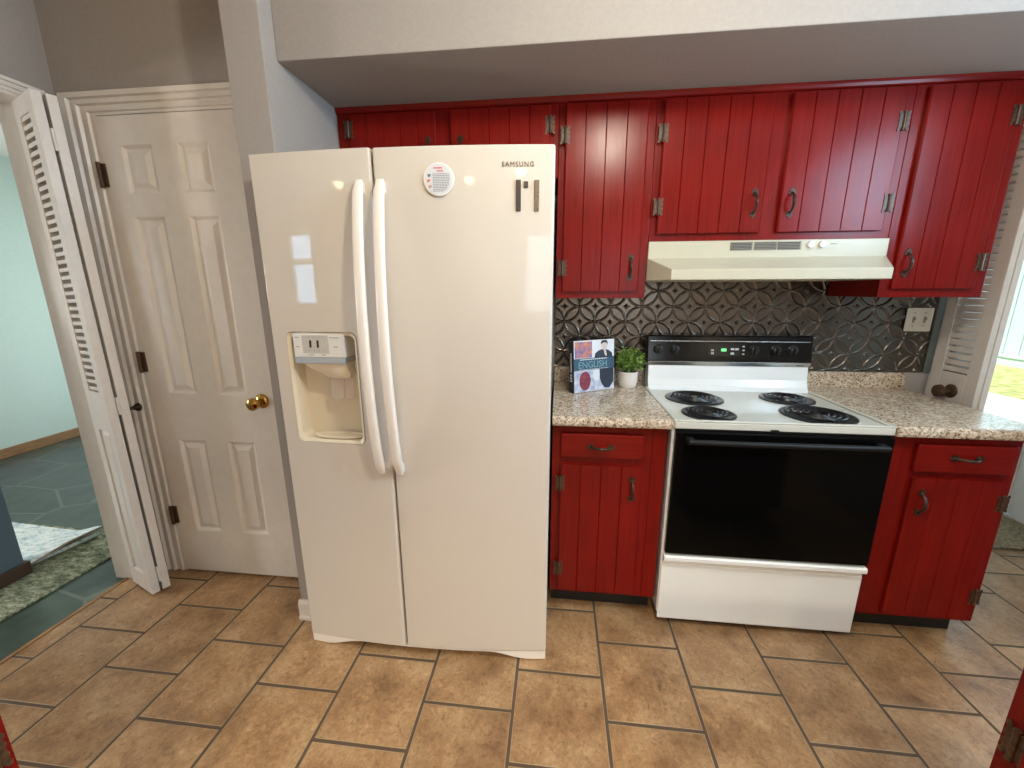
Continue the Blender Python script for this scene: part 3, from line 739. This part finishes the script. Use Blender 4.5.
# ================================================================== RANGE
rg = thing('kitchen_range', (.639, -.33, 0), 'white electric range with black oven door and four coil burners', 'range')
RX0, RX1 = .2555, 1.0235
bm = B(); box(bm, RX0, RX1, -.630, -.03, .055, .879); obj('body', bm, M_steelw, rg, bevel=.003)
for x in (RX0+.05, RX1-.05):
    for y in (-.58, -.08):
        bm = B(); lathe(bm, [(.018, 0), (.018, .012), (.010, .014), (.010, .055)], (x, y, 0), 'z', 12); obj('foot', bm, M_blackp, rg)
bm = B()
prism(bm, rrect(RX0, RX1, -.647, -.055, .012), .8795, .906, 'z'); 
# raised rim
pr = [(.0, .906), (.0, .914), (.008, .9145), (.018, .9065)]
for (a, b_, c, e) in ((RX0, RX0+.016, -.647, -.09), (RX1-.016, RX1, -.647, -.09), (RX0+.016, RX1-.016, -.647, -.631)): box(bm, a, b_, c, e, .9061, .914)
ct = obj('cooktop', bm, M_enam2, rg, bevel=.004, seg=3)
def burner(cx, cy, r):
    bm = B()
    lathe(bm, [(r, .9063), (r, .911), (r-.006, .913), (r-.014, .912), (r-.024, .9085), (.02, .9075)], (cx, cy, 0), 'z', 44)
    bn = obj('burner', bm, M_pan, rg, smooth=True)
    bm = B(); pts = []; turns = 4.5 if r > .11 else 3.6; n = int(turns*28)
    ra, rb = .020, r-.024
    for i in range(n+1):
        a = 2*PI*turns*i/n; rr = ra + (rb-ra)*i/n
        pts.append((cx+rr*math.cos(a), cy+rr*math.sin(a), .9165))
    tube(bm, pts, .0036, 7)
    lathe(bm, [(.014, .912), (.014, .917), (.006, .918)], (cx, cy, 0), 'z', 14)
    for k in range(3):
        a = k*2*PI/3+.5; tube(bm, [(cx+.012*math.cos(a), cy+.012*math.sin(a), .911), (cx+(r-.018)*math.cos(a), cy+(r-.018)*math.sin(a), .911)], .0025, 6)
    obj('heating_coil', bm, M_coil, bn, smooth=True)
burner(.436, -.290, .124); burner(.418, -.530, .101); burner(.846, -.262, .109); burner(.834, -.508, .128)
# backguard: white riser, silver strip, black console
bm = B(); prism(bm, [(-.03, .906), (-.135, .906), (-.118, .925), (-.105, .96), (-.098, 1.024), (-.03, 1.024)], RX0+.012, RX1-.012, 'x'); obj('riser', bm, M_steelw, rg, bevel=.002)
bm = B(); prism(bm, [(-.03, 1.0245), (-.100, 1.0245), (-.104, 1.046), (-.03, 1.046)], RX0+.006, RX1-.006, 'x'); st = obj('silver_strip', bm, M_chrome, rg, bevel=.002)
bm = B(); box(bm, .955, .985, -.1045, -.1025, 1.031, 1.034); obj('marking', bm, M_blackp, st)
bm = B(); prism(bm, [(-.03, 1.0462), (-.106, 1.0462), (-.088, 1.166), (-.080, 1.172), (-.03, 1.172)], RX0+.002, RX1-.002, 'x'); cs = obj('console', bm, M_consk, rg, bevel=.004)
def con(z): return -.106 + (z-1.0462)*.15      # console face
def cpart(name, x0, x1, z0, z1, d, m, par):
    bm = B(); v = [(x0, z0), (x1, z0), (x1, z1), (x0, z1)]
    A = [bm.verts.new((x, con(z)-d, z)) for x, z in v]; C2 = [bm.verts.new((x, con(z)+.001, z)) for x, z in v]
    bm.faces.new(A); bm.faces.new(C2[::-1])
    for i in range(4): bm.faces.new((A[i], A[(i+1) % 4], C2[(i+1) % 4], C2[i]))
    return obj(name, bm, m, par)
M_gl2 = mat('console_glass', (.012, .011, .01), .15)
cpart('trim_line', .27, 1.008, 1.143, 1.146, .001, M_chrome, cs)
for kx in (.308, .386, .752, .852, .928):
    bm = B(); lathe(bm, [(.0235, 0), (.0235, -.004), (.019, -.007), (.018, -.020), (.013, -.023)], (kx, con(1.105), 1.105), 'y', 24)
    box(bm, kx-.0045, kx+.0045, con(1.105)-.034, con(1.105)-.02, 1.088, 1.122)
    k_ = obj('knob', bm, M_blackp, cs, smooth=True)
dsp = cpart('clock_display', .545, .694, 1.074, 1.132, .002, M_gl2, cs)
cpart('clock_digits', .604, .628, 1.097, 1.111, .003, M_led, cs)
M_pale = mat('pale_print', srgb(190, 195, 196), .5)
for a, b_, c, e in ((.648, .664, 1.104, 1.113), (.668, .684, 1.104, 1.113), (.648, .664, 1.083, 1.092), (.557, .570, 1.098, 1.106), (.557, .570, 1.083, 1.091)): cpart('button', a, b_, c, e, .003, M_pale if a > .6 else M_grey, cs)
for a, c in ((.702, 1.118), (.702, 1.100), (.702, 1.082)): cpart('indicator', a, a+.010, c, c+.006, .002, M_pale, cs)
# oven door
bm = B(); box(bm, .2640, 1.0185, -.656, -.6302, .352, .872); od = obj('oven_door', bm, M_glassk, rg, bevel=.006, seg=3)
bm = B(); tube(bm, [(.302, -.688, .843), (.5, -.692, .843), (.78, -.692, .843), (.978, -.688, .843)], .0105, 12)
for x in (.312, .968): box(bm, x-.012, x+.012, -.69, -.655, .832, .852)
obj('oven_handle', bm, mat('black_handle', (.008, .008, .008), .45, spec=.25), od, smooth=True)
bm = B(); box(bm, .2640, 1.0185, -.640, -.6302, .8725, .8792); tag(obj('vent_gap', bm, M_blackp, rg), 'dark vent gap above the oven door')
bm = B(); box(bm, .60, .625, -.656, -.6475, .8795, .888); obj('door_latch', bm, M_blackp, rg)
# storage drawer with pull ledge
bm = B(); box(bm, .2640, 1.0205, -.634, -.6302, .030, .346); dw = obj('drawer', bm, M_steelw, rg, bevel=.003)
bm = B(); prism(bm, [(-.630, .343), (-.655, .343), (-.660, .337), (-.660, .322), (-.655, .317), (-.643, .313), (-.636, .303), (-.630, .300)], .262, 1.017, 'x'); obj('drawer_pull', bm, M_steelw, dw, bevel=.0015)
bm = B(); box(bm, .2585, 1.0205, -.638, -.6301, .030, .292); obj('drawer_front', bm, M_steelw, dw, bevel=.006, seg=3)

# ================================================================== REFRIGERATOR
fr = thing('refrigerator', (-.675, -.45, 0), 'almond side-by-side refrigerator with a water dispenser in its left door', 'refrigerator')
FX0, FXS, FX1 = -1.1500, -.745, -.2050
ZF, ZB = 1.798, .042
def fy(x): return -(.9022 - .122*(x+.735)**2)
bm = B(); box(bm, FX0+.018, FX1-.006, -.795, -.03, .03, 1.775); obj('case', bm, M_fcase, fr, bevel=.004)
bm = B(); box(bm, FX0+.014, FX1-.012, -.812, -.795, .06, 1.77); tag(obj('gasket', bm, M_fgap, fr), 'dark door gasket')
def fdoor_bm(x0, x1):
    bm = B(); r = .009; pts = [(x0, -.812)]
    n = 6
    for k in range(n+1):
        a = PI - PI/2*k/n; xx = x0+r+r*math.cos(a); pts.append((xx, fy(x0+r)+r - r*math.sin(a)))
    for k in range(1, 16):
        x = x0+r+(x1-x0-2*r)*k/16; pts.append((x, fy(x)))
    for k in range(n+1):
        a = PI/2 - PI/2*k/n; pts.append((x1-r+r*math.cos(a), fy(x1-r)+r - r*math.sin(a)))
    pts.append((x1, -.812))
    prism(bm, pts, ZB, ZF, 'z'); return bm
ldoor = obj('freezer_door', fdoor_bm(FX0, FXS-.003), M_fridge, fr)
rdoor = obj('fridge_door', fdoor_bm(FXS+.004, FX1), M_fridge, fr)
# dispenser recess cut into the left door
DX0, DX1, DZ0, DZ1 = -1.093, -.838, .869, 1.257
bm = B(); prism(bm, rrect(DX0, DX1, DZ0, DZ1, .022), -1.0, -.820, 'y')
cut = obj('cutter', bm, M_cavity)
cut2loc = -wl(ldoor)
md = ldoor.modifiers.new('cut', 'BOOLEAN'); md.object = cut; md.operation = 'DIFFERENCE'; md.solver = 'EXACT'
bpy.context.view_layer.update()
me = baked(ldoor); ldoor.modifiers.clear(); ldoor.data = me
bpy.data.objects.remove(cut)
for o in (ldoor, rdoor):
    o.data.polygons.foreach_set('use_smooth', [True]*len(o.data.polygons)); o.data.set_sharp_from_angle(angle=math.radians(35))
    b_ = o.modifiers.new('bevel', 'BEVEL'); b_.width = .005; b_.segments = 3; b_.limit_method = 'ANGLE'; b_.angle_limit = math.radians(60)
# recess liner
bm = B()
pts = rrect(DX0+.0015, DX1-.0015, DZ0+.0015, DZ1-.0015, .021); n = len(pts)
A = [bm.verts.new((x, fy(x)-.0015, z)) for x, z in pts]; I1 = [bm.verts.new((DX0+.010+(x-DX0)*(DX1-DX0-.02)/(DX1-DX0), fy(x)+.006, DZ0+.010+(z-DZ0)*(DZ1-DZ0-.02)/(DZ1-DZ0))) for x, z in pts]
C2 = [bm.verts.new((DX0+.014+(x-DX0)*(DX1-DX0-.028)/(DX1-DX0), -.826, DZ0+.012+(z-DZ0)*(DZ1-DZ0-.024)/(DZ1-DZ0))) for x, z in pts]
for i in range(n):
    j = (i+1) % n
    bm.faces.new((A[i], A[j], I1[j], I1[i])); bm.faces.new((I1[i], I1[j], C2[j], C2[i]))
bm.faces.new(C2)
dp = obj('dispenser', bm, M_cavity, ldoor, smooth=True)
def add(name, bm, m, label=None, **k):
    o = obj(name, bm, m, ldoor, **k)
    if label: o['label'] = label
    return o
def pface(z): return -.897 + (1.253-z)*.02
bm = B(); prism(bm, [(-.826, 1.252), (pface(1.252), 1.252), (pface(1.172)-.002, 1.172), (-.826, 1.172)], -1.064, -.884, 'x'); add('control_panel', bm, M_panelw, 'white dispenser control panel', bevel=.003)
bm = B(); prism(bm, [(-.826, 1.1718), (pface(1.17)-.004, 1.1718), (pface(1.15)-.006, 1.152), (-.826, 1.152)], -1.062, -.886, 'x'); add('grey_strip', bm, M_grey, 'grey strip below the control panel', bevel=.002)
bm = B(); ys = pface(1.21)-.002
box(bm, -1.031, -.940, ys, ys+.004, 1.186, 1.246); add('display', bm, M_lcd, 'grey display window')
bm = B()
for x in (-1.003, -.977): prism(bm, [(x-.0035, 1.206), (x+.0035, 1.206), (x+.0045, 1.230), (x-.0025, 1.230)], ys-.001, ys, 'y')
add('display_digits', bm, M_blackp, 'two black display marks')
for x in (-1.024, -1.008, -.992, -.976, -.960):
    for z in (1.237, 1.194):
        bm = B(); box(bm, x, x+.005, ys-.0006, ys, z, z+.003); add('display_icon', bm, M_grey)
for x, z, w in ((-1.055, 1.238, .012), (-1.055, 1.207, .012), (-.934, 1.238, .032), (-.922, 1.207, .014), (-1.012, 1.180, .018), (-.966, 1.180, .014)):
    bm = B(); box(bm, x, x+w, ys-.0006, ys+.003, z, z+.003); add('button_print', bm, M_grey)
bm = B()
sec = [(1.152, -1.045, -.892, -.893), (1.132, -1.025, -.892, -.888), (1.112, -.985, -.886, -.882), (1.098, -.968, -.892, -.876)]
rings = []
for z, a, b_, y in sec:
    rings.append([bm.verts.new(p) for p in ((a, -.828, z), (b_, -.828, z), (b_, y+.01, z), (b_-.012, y, z), (a+.02, y, z), (a, y+.012, z))])
for i in range(3):
    for k in range(6): bm.faces.new((rings[i][k], rings[i][(k+1) % 6], rings[i+1][(k+1) % 6], rings[i+1][k]))
bm.faces.new(rings[-1]); bm.faces.new(rings[0])
add('ice_chute', bm, M_cavity, smooth=True)
bm = B(); prism(bm, rrect(-.966, -.920, 1.022, 1.110, .008), -.868, -.862, 'y'); prism(bm, rrect(-.915, -.884, 1.024, 1.110, .008), -.866, -.861, 'y'); add('dispenser_lever', bm, M_clearp, 'clear plastic dispenser levers')
bm = B()
cx, cy = (DX0+DX1)/2+.012, -.862
pr = [(.078, .884), (.080, .889), (.076, .892), (.070, .888), (.004, .886)]
rings = []
for r, h in pr: rings.append([bm.verts.new((cx+r*1.12*math.cos(2*PI*k/36), cy+r*.36*math.sin(2*PI*k/36), h)) for k in range(36)])
for i in range(len(rings)-1):
    for k in range(36): bm.faces.new((rings[i][k], rings[i][(k+1) % 36], rings[i+1][(k+1) % 36], rings[i+1][k]))
bm.faces.new(rings[-1]); bm.faces.new(rings[0])
add('drip_tray', bm, M_cavity, smooth=True)
# long bowed handles
def fhandle(door, x):
    bm = B(); zA, zB2 = 1.708, .772; n = 28; rings = []
    for i in range(n+1):
        u = i/n; z = zA + (zB2-zA)*u; s = 1-(2*u-1)**2
        y = fy(x) - .012 - .052*s**.75
        e = min(u, 1-u); w = .0165*min(1, .72+e*14); th = .011*min(1, .6+e*14)
        ring = []
        for k in range(16):
            a = 2*PI*k/16; c, s_ = math.cos(a), math.sin(a)
            ring.append(bm.verts.new((x+w*math.copysign(abs(c)**.75, c), y+th*math.copysign(abs(s_)**.75, s_), z)))
        rings.append(ring)
    for i in range(n):
        for k in range(16): bm.faces.new((rings[i][k], rings[i][(k+1) % 16], rings[i+1][(k+1) % 16], rings[i+1][k]))
    bm.faces.new(rings[0]); bm.faces.new(rings[-1])
    for z in (zA-.02, zB2+.02): box(bm, x-.011, x+.011, fy(x)-.014, fy(x)+.001, z-.016, z+.016)
    obj('door_handle', bm, M_fhandle, door, smooth=True)
fhandle(ldoor, -.781); fhandle(rdoor, -.716)
# maker's lettering
bm = text_bm('SAMSUNG', .0195, .0006, 0, 1.22)
mx = Matrix.Translation((-.312, fy(-.312)-.0008, 1.744)) @ Matrix.Rotation(math.atan(.244*(-.312+.735)), 4, 'Z') @ Matrix.Rotation(PI/2, 4, 'X') @ Matrix.Diagonal((.92, 1, 1, 1))
bmesh.ops.transform(bm, matrix=mx, verts=bm.verts[:])
obj('lettering', bm, M_samsung, rdoor)
# arched base grille
bm = B()
xs = np.linspace(FX0+.004, FX1-.002, 41); low = []
for x in xs:
    d = min(x-(FX0+.004), (FX1-.002)-x)
    low.append((x, .004 if d < .055 else .004+.033*(1-math.cos(min(1, (d-.055)/.17)*PI))/2))
def gy(x): return fy(x)+.003
ring = [[bm.verts.new(p) for p in ((x, gy(x), z), (x, gy(x), .0405), (x, -.80, .0405), (x, -.80, z))] for x, z in low]
for i in range(len(ring)-1):
    for k in range(4): bm.faces.new((ring[i][k], ring[i][(k+1) % 4], ring[i+1][(k+1) % 4], ring[i+1][k]))
bm.faces.new(ring[0]); bm.faces.new(ring[-1])
obj('base_grille', bm, M_fhandle, fr)
for x in (FX0+.04, FX1-.04):
    for y in (-.75, -.10):
        bm = B(); lathe(bm, [(.02, 0), (.02, .008), (.012, .010), (.012, .032)], (x, y, 0), 'z', 12); obj('levelling_foot', bm, M_blackp, fr)

# magnets on the right door
def on_door(name, x, z, label, cat, build, mats, group=None):
    o = thing(name, (x, fy(x), z), label, cat, group)
    o.rotation_euler = (0, 0, math.atan(.244*(x+.735)))
    build(o); return o
def round_magnet(o):
    bm = B(); lathe(bm, [(.044, -.0005), (.046, -.003), (.045, -.006), (.042, -.0065)], (0, 0, 0), 'y', 40); obj('rim', bm, M_panelw, o, local=True)
    bm = B(); lathe(bm, [(.042, -.0062), (.042, -.0068)], (0, 0, 0), 'y', 40); tag(obj('printed_face', bm, mat('pale_blue_print', srgb(206, 208, 212), .35), o, local=True), 'pale face with red heading and rows of tiny print')
    random.seed(3)
    bm = B()
    for a, b_, z in ((-.014, .012, .030), (-.004, .014, .022)): box(bm, a, b_, -.0073, -.0068, z-.0018, z+.0018)
    obj('red_heading', bm, mat('red_print', srgb(206, 110, 116), .5), o, local=True)
    bm = B()
    for i in range(11):
        z = .014 - i*.0046; x = -.017
        xe = math.sqrt(max(0, .039**2-z*z))-.006
        while x < xe:
            w = random.uniform(.003, .008); box(bm, x, min(x+w, xe), -.0073, -.0068, z-.0009, z+.0009); x += w+.0017
    obj('small_print', bm, mat('grey_print', srgb(112, 116, 128), .5), o, local=True)
    for cc, x, z in ((srgb(90, 110, 120), -.028, .010), (srgb(214, 120, 90), -.030, -.004), (srgb(190, 140, 130), -.026, -.020)):
        bm = B(); lathe(bm, [(.0045, -.0068), (.0045, -.0074)], (x, 0, z), 'y', 7); box(bm, x+.001, x+.006, -.0074, -.0068, z+.001, z+.004); obj('emblem', bm, mat('emblem_print', cc, .5), o, local=True)
on_door('magnet', -.5425, 1.706, 'round white printed magnet at the top of the right refrigerator door', 'magnet', round_magnet, None)
def bar(w, h, m):
    def f(o): 
        bm = B(); box(bm, -w/2, w/2, -.005, -.0005, -h/2, h/2); obj('magnet_strip', bm, m, o, local=True, bevel=.0008)
    return f
on_door('magnet', -.3105, 1.660, 'dark brown upright bar magnet, left of the small square magnet', 'magnet', bar(.0145, .084, M_dkbrown), None, 'letter magnets')
on_door('magnet', -.2885, 1.690, 'tiny dark square magnet between the two upright bar magnets', 'magnet', bar(.0125, .0165, M_dkbrown), None, 'letter magnets')
on_door('magnet', -.2570, 1.660, 'mottled olive upright bar magnet nearest the right edge of the refrigerator', 'magnet', bar(.0135, .084, M_olive), None, 'letter magnets')

# ================================================================== COUNTER ITEMS
def cookbook():
    t = thing('cookbook', (-.104, -.291, .9142), 'hardback cookbook with a blue banded photo cover standing on the left countertop', 'book')
    t.rotation_euler = (math.radians(-4), 0, math.atan2(.131, .205))
    w, h, d = .236, .246, .034           # local: cover faces -y, spine at x=0
    lift = .0025
    bm = B(); box(bm, .004, w-.004, .003, d-.003, .003+lift, h-.003); obj('pages', bm, M_paper, t, local=True)
    mp = mat('cover_white', srgb(222, 224, 228), .25)
    bm = B(); box(bm, 0, w, 0, .003, lift, h); cv = obj('front_cover', bm, mp, t, local=True, bevel=.0008)
    bm = B(); box(bm, 0, w, d-.003, d, lift, h); obj('back_cover', bm, M_spine, t, local=True, bevel=.0008)
    bm = B(); box(bm, -.003, .003, 0, d, lift, h); sp = obj('spine', bm, M_spine, t, local=True, bevel=.0012)
    bm = B()
    for z in (.055, .068, .081): box(bm, -.0036, -.003, .010, .024, z, z+.009)
    box(bm, -.0036, -.003, .013, .021, .10, .19)
    tag(obj('spine_print', bm, M_pale, sp, local=True), 'pale lettering on the spine')
    def patch(name, pts, m, y=0, lab=None):
        bm = B(); prism(bm, pts, -.0006-y, -y, 'y'); return tag(obj(name, bm, m, cv, local=True), lab)
    R_ = lambda a, b_, c, e: [(a, c), (b_, c), (b_, e), (a, e)]
    food = noise_tint('food_photo_print', srgb(110, 104, 160), srgb(206, 132, 90), 38, .3, 3)
    food2 = noise_tint('plate_photo_print', srgb(214, 218, 226), srgb(150, 160, 190), 30, .3, 3)
    patch('food_photo', R_(.006, .104, .165, .241), food, 0, 'purple and orange food photograph')
    patch('lower_photo', R_(.002, w-.002, .004, .105), food2, 0, 'pale photograph of plates')
    M_band = mat('blue_band_print', srgb(58, 84, 108), .3); M_suit = mat('navy_print', srgb(40, 46, 62), .4)
    M_skin = mat('skin_print', srgb(214, 196, 186), .4); M_berry = noise_tint('berry_print', srgb(150, 60, 74), srgb(100, 40, 60), 60, .4)
    patch('title_band', R_(.0, w, .106, .163), M_band, .0002, 'blue title band')
    patch('figure_shoulders', [(.118, .160), (.122, .182), (.140, .194), (.160, .200), (.185, .200), (.205, .192), (.222, .180), (.226, .160)], M_suit, .0003)
    patch('figure_arm', [(.148, .106), (.150, .060), (.160, .034), (.178, .012), (.208, .010), (.232, .040), (.232, .106)], M_suit, .0003)
    patch('figure_face', [(.163, .200), (.160, .214), (.161, .226), (.170, .236), (.184, .236), (.192, .226), (.191, .210), (.184, .198), (.174, .195)], M_skin, .0006)
    patch('figure_hair', [(.156, .222), (.155, .234), (.165, .243), (.186, .243), (.196, .234), (.195, .220), (.191, .229), (.178, .232), (.164, .229)], M_suit, .0009)
    patch('figure_hand', [(.172, .200), (.176, .180), (.184, .166), (.192, .170), (.187, .186), (.184, .202)], M_skin, .0006)
    patch('berry_bowl', [(.03 + .046*(1+math.cos(a))*.72, .055 + .046*math.sin(a)) for a in [2*PI*k/18 for k in range(18)]], M_berry, .0004, 'dark red fruit')
    patch('plate', [(.128 + .020*math.cos(a), .078 + .028*math.sin(a)) for a in [2*PI*k/16 for k in range(16)]], mp, .0006)
    bm = text_bm('ENGLISH', .044, .0003); bmesh.ops.transform(bm, matrix=Matrix.Translation((w*.46, -.0014, .130)) @ Matrix.Rotation(PI/2, 4, 'X') @ Matrix.Diagonal((.98, 1, 1, 1)), verts=bm.verts[:])
    tag(obj('title_lettering', bm, mat('teal_lettering', srgb(120, 164, 168), .4), cv, local=True), 'teal title lettering')
    bm = B()
    x = .035
    random.seed(5)
    while x < .19: 
        w2 = random.uniform(.005, .013); box(bm, x, x+w2, -.0014, -.0008, .1545, .1585); x += w2+.003
    obj('subtitle_print', bm, M_panelw, cv, local=True); bm = B()
    x = .03
    while x < .2:
        w2 = random.uniform(.006, .014); box(bm, x, x+w2, -.0014, -.0008, .1085, .1105); x += w2+.003
    obj('subtitle_print', bm, M_panelw, cv, local=True)
cookbook()

def plant():
    t = thing('potted_plant', (.166, -.125, .9142), 'small bushy green plant in a pale ceramic pot on the left countertop', 'plant')
    bm = B(); lathe(bm, [(.010, .0005), (.034, .0005), (.041, .010), (.0455, .035), (.046, .080), (.0435, .082), (.042, .074), (.020, .072)], (0, 0, 0), 'z', 36); obj('pot', bm, M_pot, t, smooth=True, local=True)
    bm = B(); lathe(bm, [(.042, .070), (.040, .076), (.01, .078)], (0, 0, 0), 'z', 20); obj('soil', bm, M_soil, t, local=True)
    rnd = random.Random(11)
    bs = B(); bl = B(); bd = B()
    for i in range(150):
        a = rnd.uniform(0, 2*PI); el = rnd.uniform(-.15, 1.0)
        rad = rnd.uniform(.055, .088)
        dr = Vector((math.cos(a)*math.cos(el*1.4), math.sin(a)*math.cos(el*1.4), .25+.95*math.sin(max(el, -.1)*1.4)))
        p0 = Vector((math.cos(a)*.012, math.sin(a)*.012, .076)); p2 = Vector((0, 0, .108)) + Vector((dr.x*rad*1.02, dr.y*rad*.95, (dr.z-.25)*rad*1.15))
        p1 = p0.lerp(p2, .5) + Vector((0, 0, .018))
        pts = [p0*(1-u)**2 + p1*2*u*(1-u) + p2*u*u for u in (0, .33, .66, 1)]
        if i % 2 == 0: tube(bs, pts, .0008, 4)
        for k in range(11):
            u = .42 + .58*k/10; c = p0*(1-u)**2 + p1*2*u*(1-u) + p2*u*u
            c += Vector((rnd.uniform(-1, 1), rnd.uniform(-1, 1), rnd.uniform(-1, 1)))*.006
            if c.x < -.058: continue
            n = Vector((rnd.uniform(-1, 1), rnd.uniform(-1, 1), rnd.uniform(.1, 1))).normalized()
            ta = n.orthogonal().normalized(); ta.rotate(Matrix.Rotation(rnd.uniform(0, 2*PI), 3, n)); tb = n.cross(ta)
            l, w = rnd.uniform(.0065, .0105), rnd.uniform(.0026, .0042)
            tgt = bl if (rnd.random() < .35 + .6*u*u) else bd
            v = [tgt.verts.new(c + ta*x + tb*y + n*z) for x, y, z in ((-l, 0, 0), (-l*.2, w, .0008), (l*.55, w*.7, 0), (l, 0, -.0014), (l*.55, -w*.7, 0), (-l*.2, -w, .0008))]
            tgt.faces.new(v)
    obj('stems', bs, M_stem, t, local=True); obj('foliage', bl, M_leaf, t, local=True); obj('inner_foliage', bd, M_leafd, t, local=True)
plant()

# ================================================================== HALL RUGS
bm = B(); prism(bm, [(-2.553, -1.25), (-2.528, -.42), (-2.52, -.30), (-4.3, -.24), (-4.35, -1.25)], .0006, .010, 'z')
tag(obj('rug', bm, M_rug, bevel=.003, origin=(-3.4, -.7, 0)), 'large flat olive-green rug on the slate hall floor', 'rug')
def top_rug():
    # second rug lying on the first, its right end lifted into a fold
    bm = B(); nx, ny = 26, 16
    base = [Vector((-2.815, -.74)), Vector((-2.770, -.335)), Vector((-3.95, -.27)), Vector((-4.0, -.74))]
    grid = []
    for i in range(nx+1):
        u = i/nx; row = []
        for j in range(ny+1):
            v = j/ny
            p = (base[0]*(1-v)+base[1]*v)*(1-u) + (base[3]*(1-v)+base[2]*v)*u
            lift = .046*math.exp(-(u/.10)**2)*(.25+.75*min(1, max(0, (v-.05)/.55)))
            z = .0265 + lift + .003*math.sin(9*u+3*v)
            row.append((p.x, p.y, z))
        grid.append(row)
    T = [[bm.verts.new(p) for p in r] for r in grid]; D = [[bm.verts.new((p[0], p[1], p[2]-.012)) for p in r] for r in grid]
    for i in range(nx):
        for j in range(ny):
            bm.faces.new((T[i][j], T[i+1][j], T[i+1][j+1], T[i][j+1])); f = bm.faces.new((D[i][j], D[i][j+1], D[i+1][j+1], D[i+1][j])); f.material_index = 1
    for i in range(nx):
        bm.faces.new((T[i][0], T[i+1][0], D[i+1][0], D[i][0])); bm.faces.new((T[i][ny], D[i][ny], D[i+1][ny], T[i+1][ny]))
    for j in range(ny):
        f = bm.faces.new((T[0][j], D[0][j], D[0][j+1], T[0][j+1])); f.material_index = 1; bm.faces.new((T[nx][j], T[nx][j+1], D[nx][j+1], D[nx][j]))
    # the turned-under fold below the lifted end
    pts = [(-2.83, -.60), (-2.80, -.45), (-2.785, -.34)]
    tube(bm, [(x-.02, y, .0262) for x, y in pts], [.010, .013, .014], 8)
    for f in bm.faces:
        pass
    o = obj('rug', bm, [M_rug2, M_rugback], origin=(-3.4, -.5, .011), smooth=True)
    tag(o, 'pale blue-white rug lying on the olive rug, its right end lifted in a fold', 'rug')
top_rug()
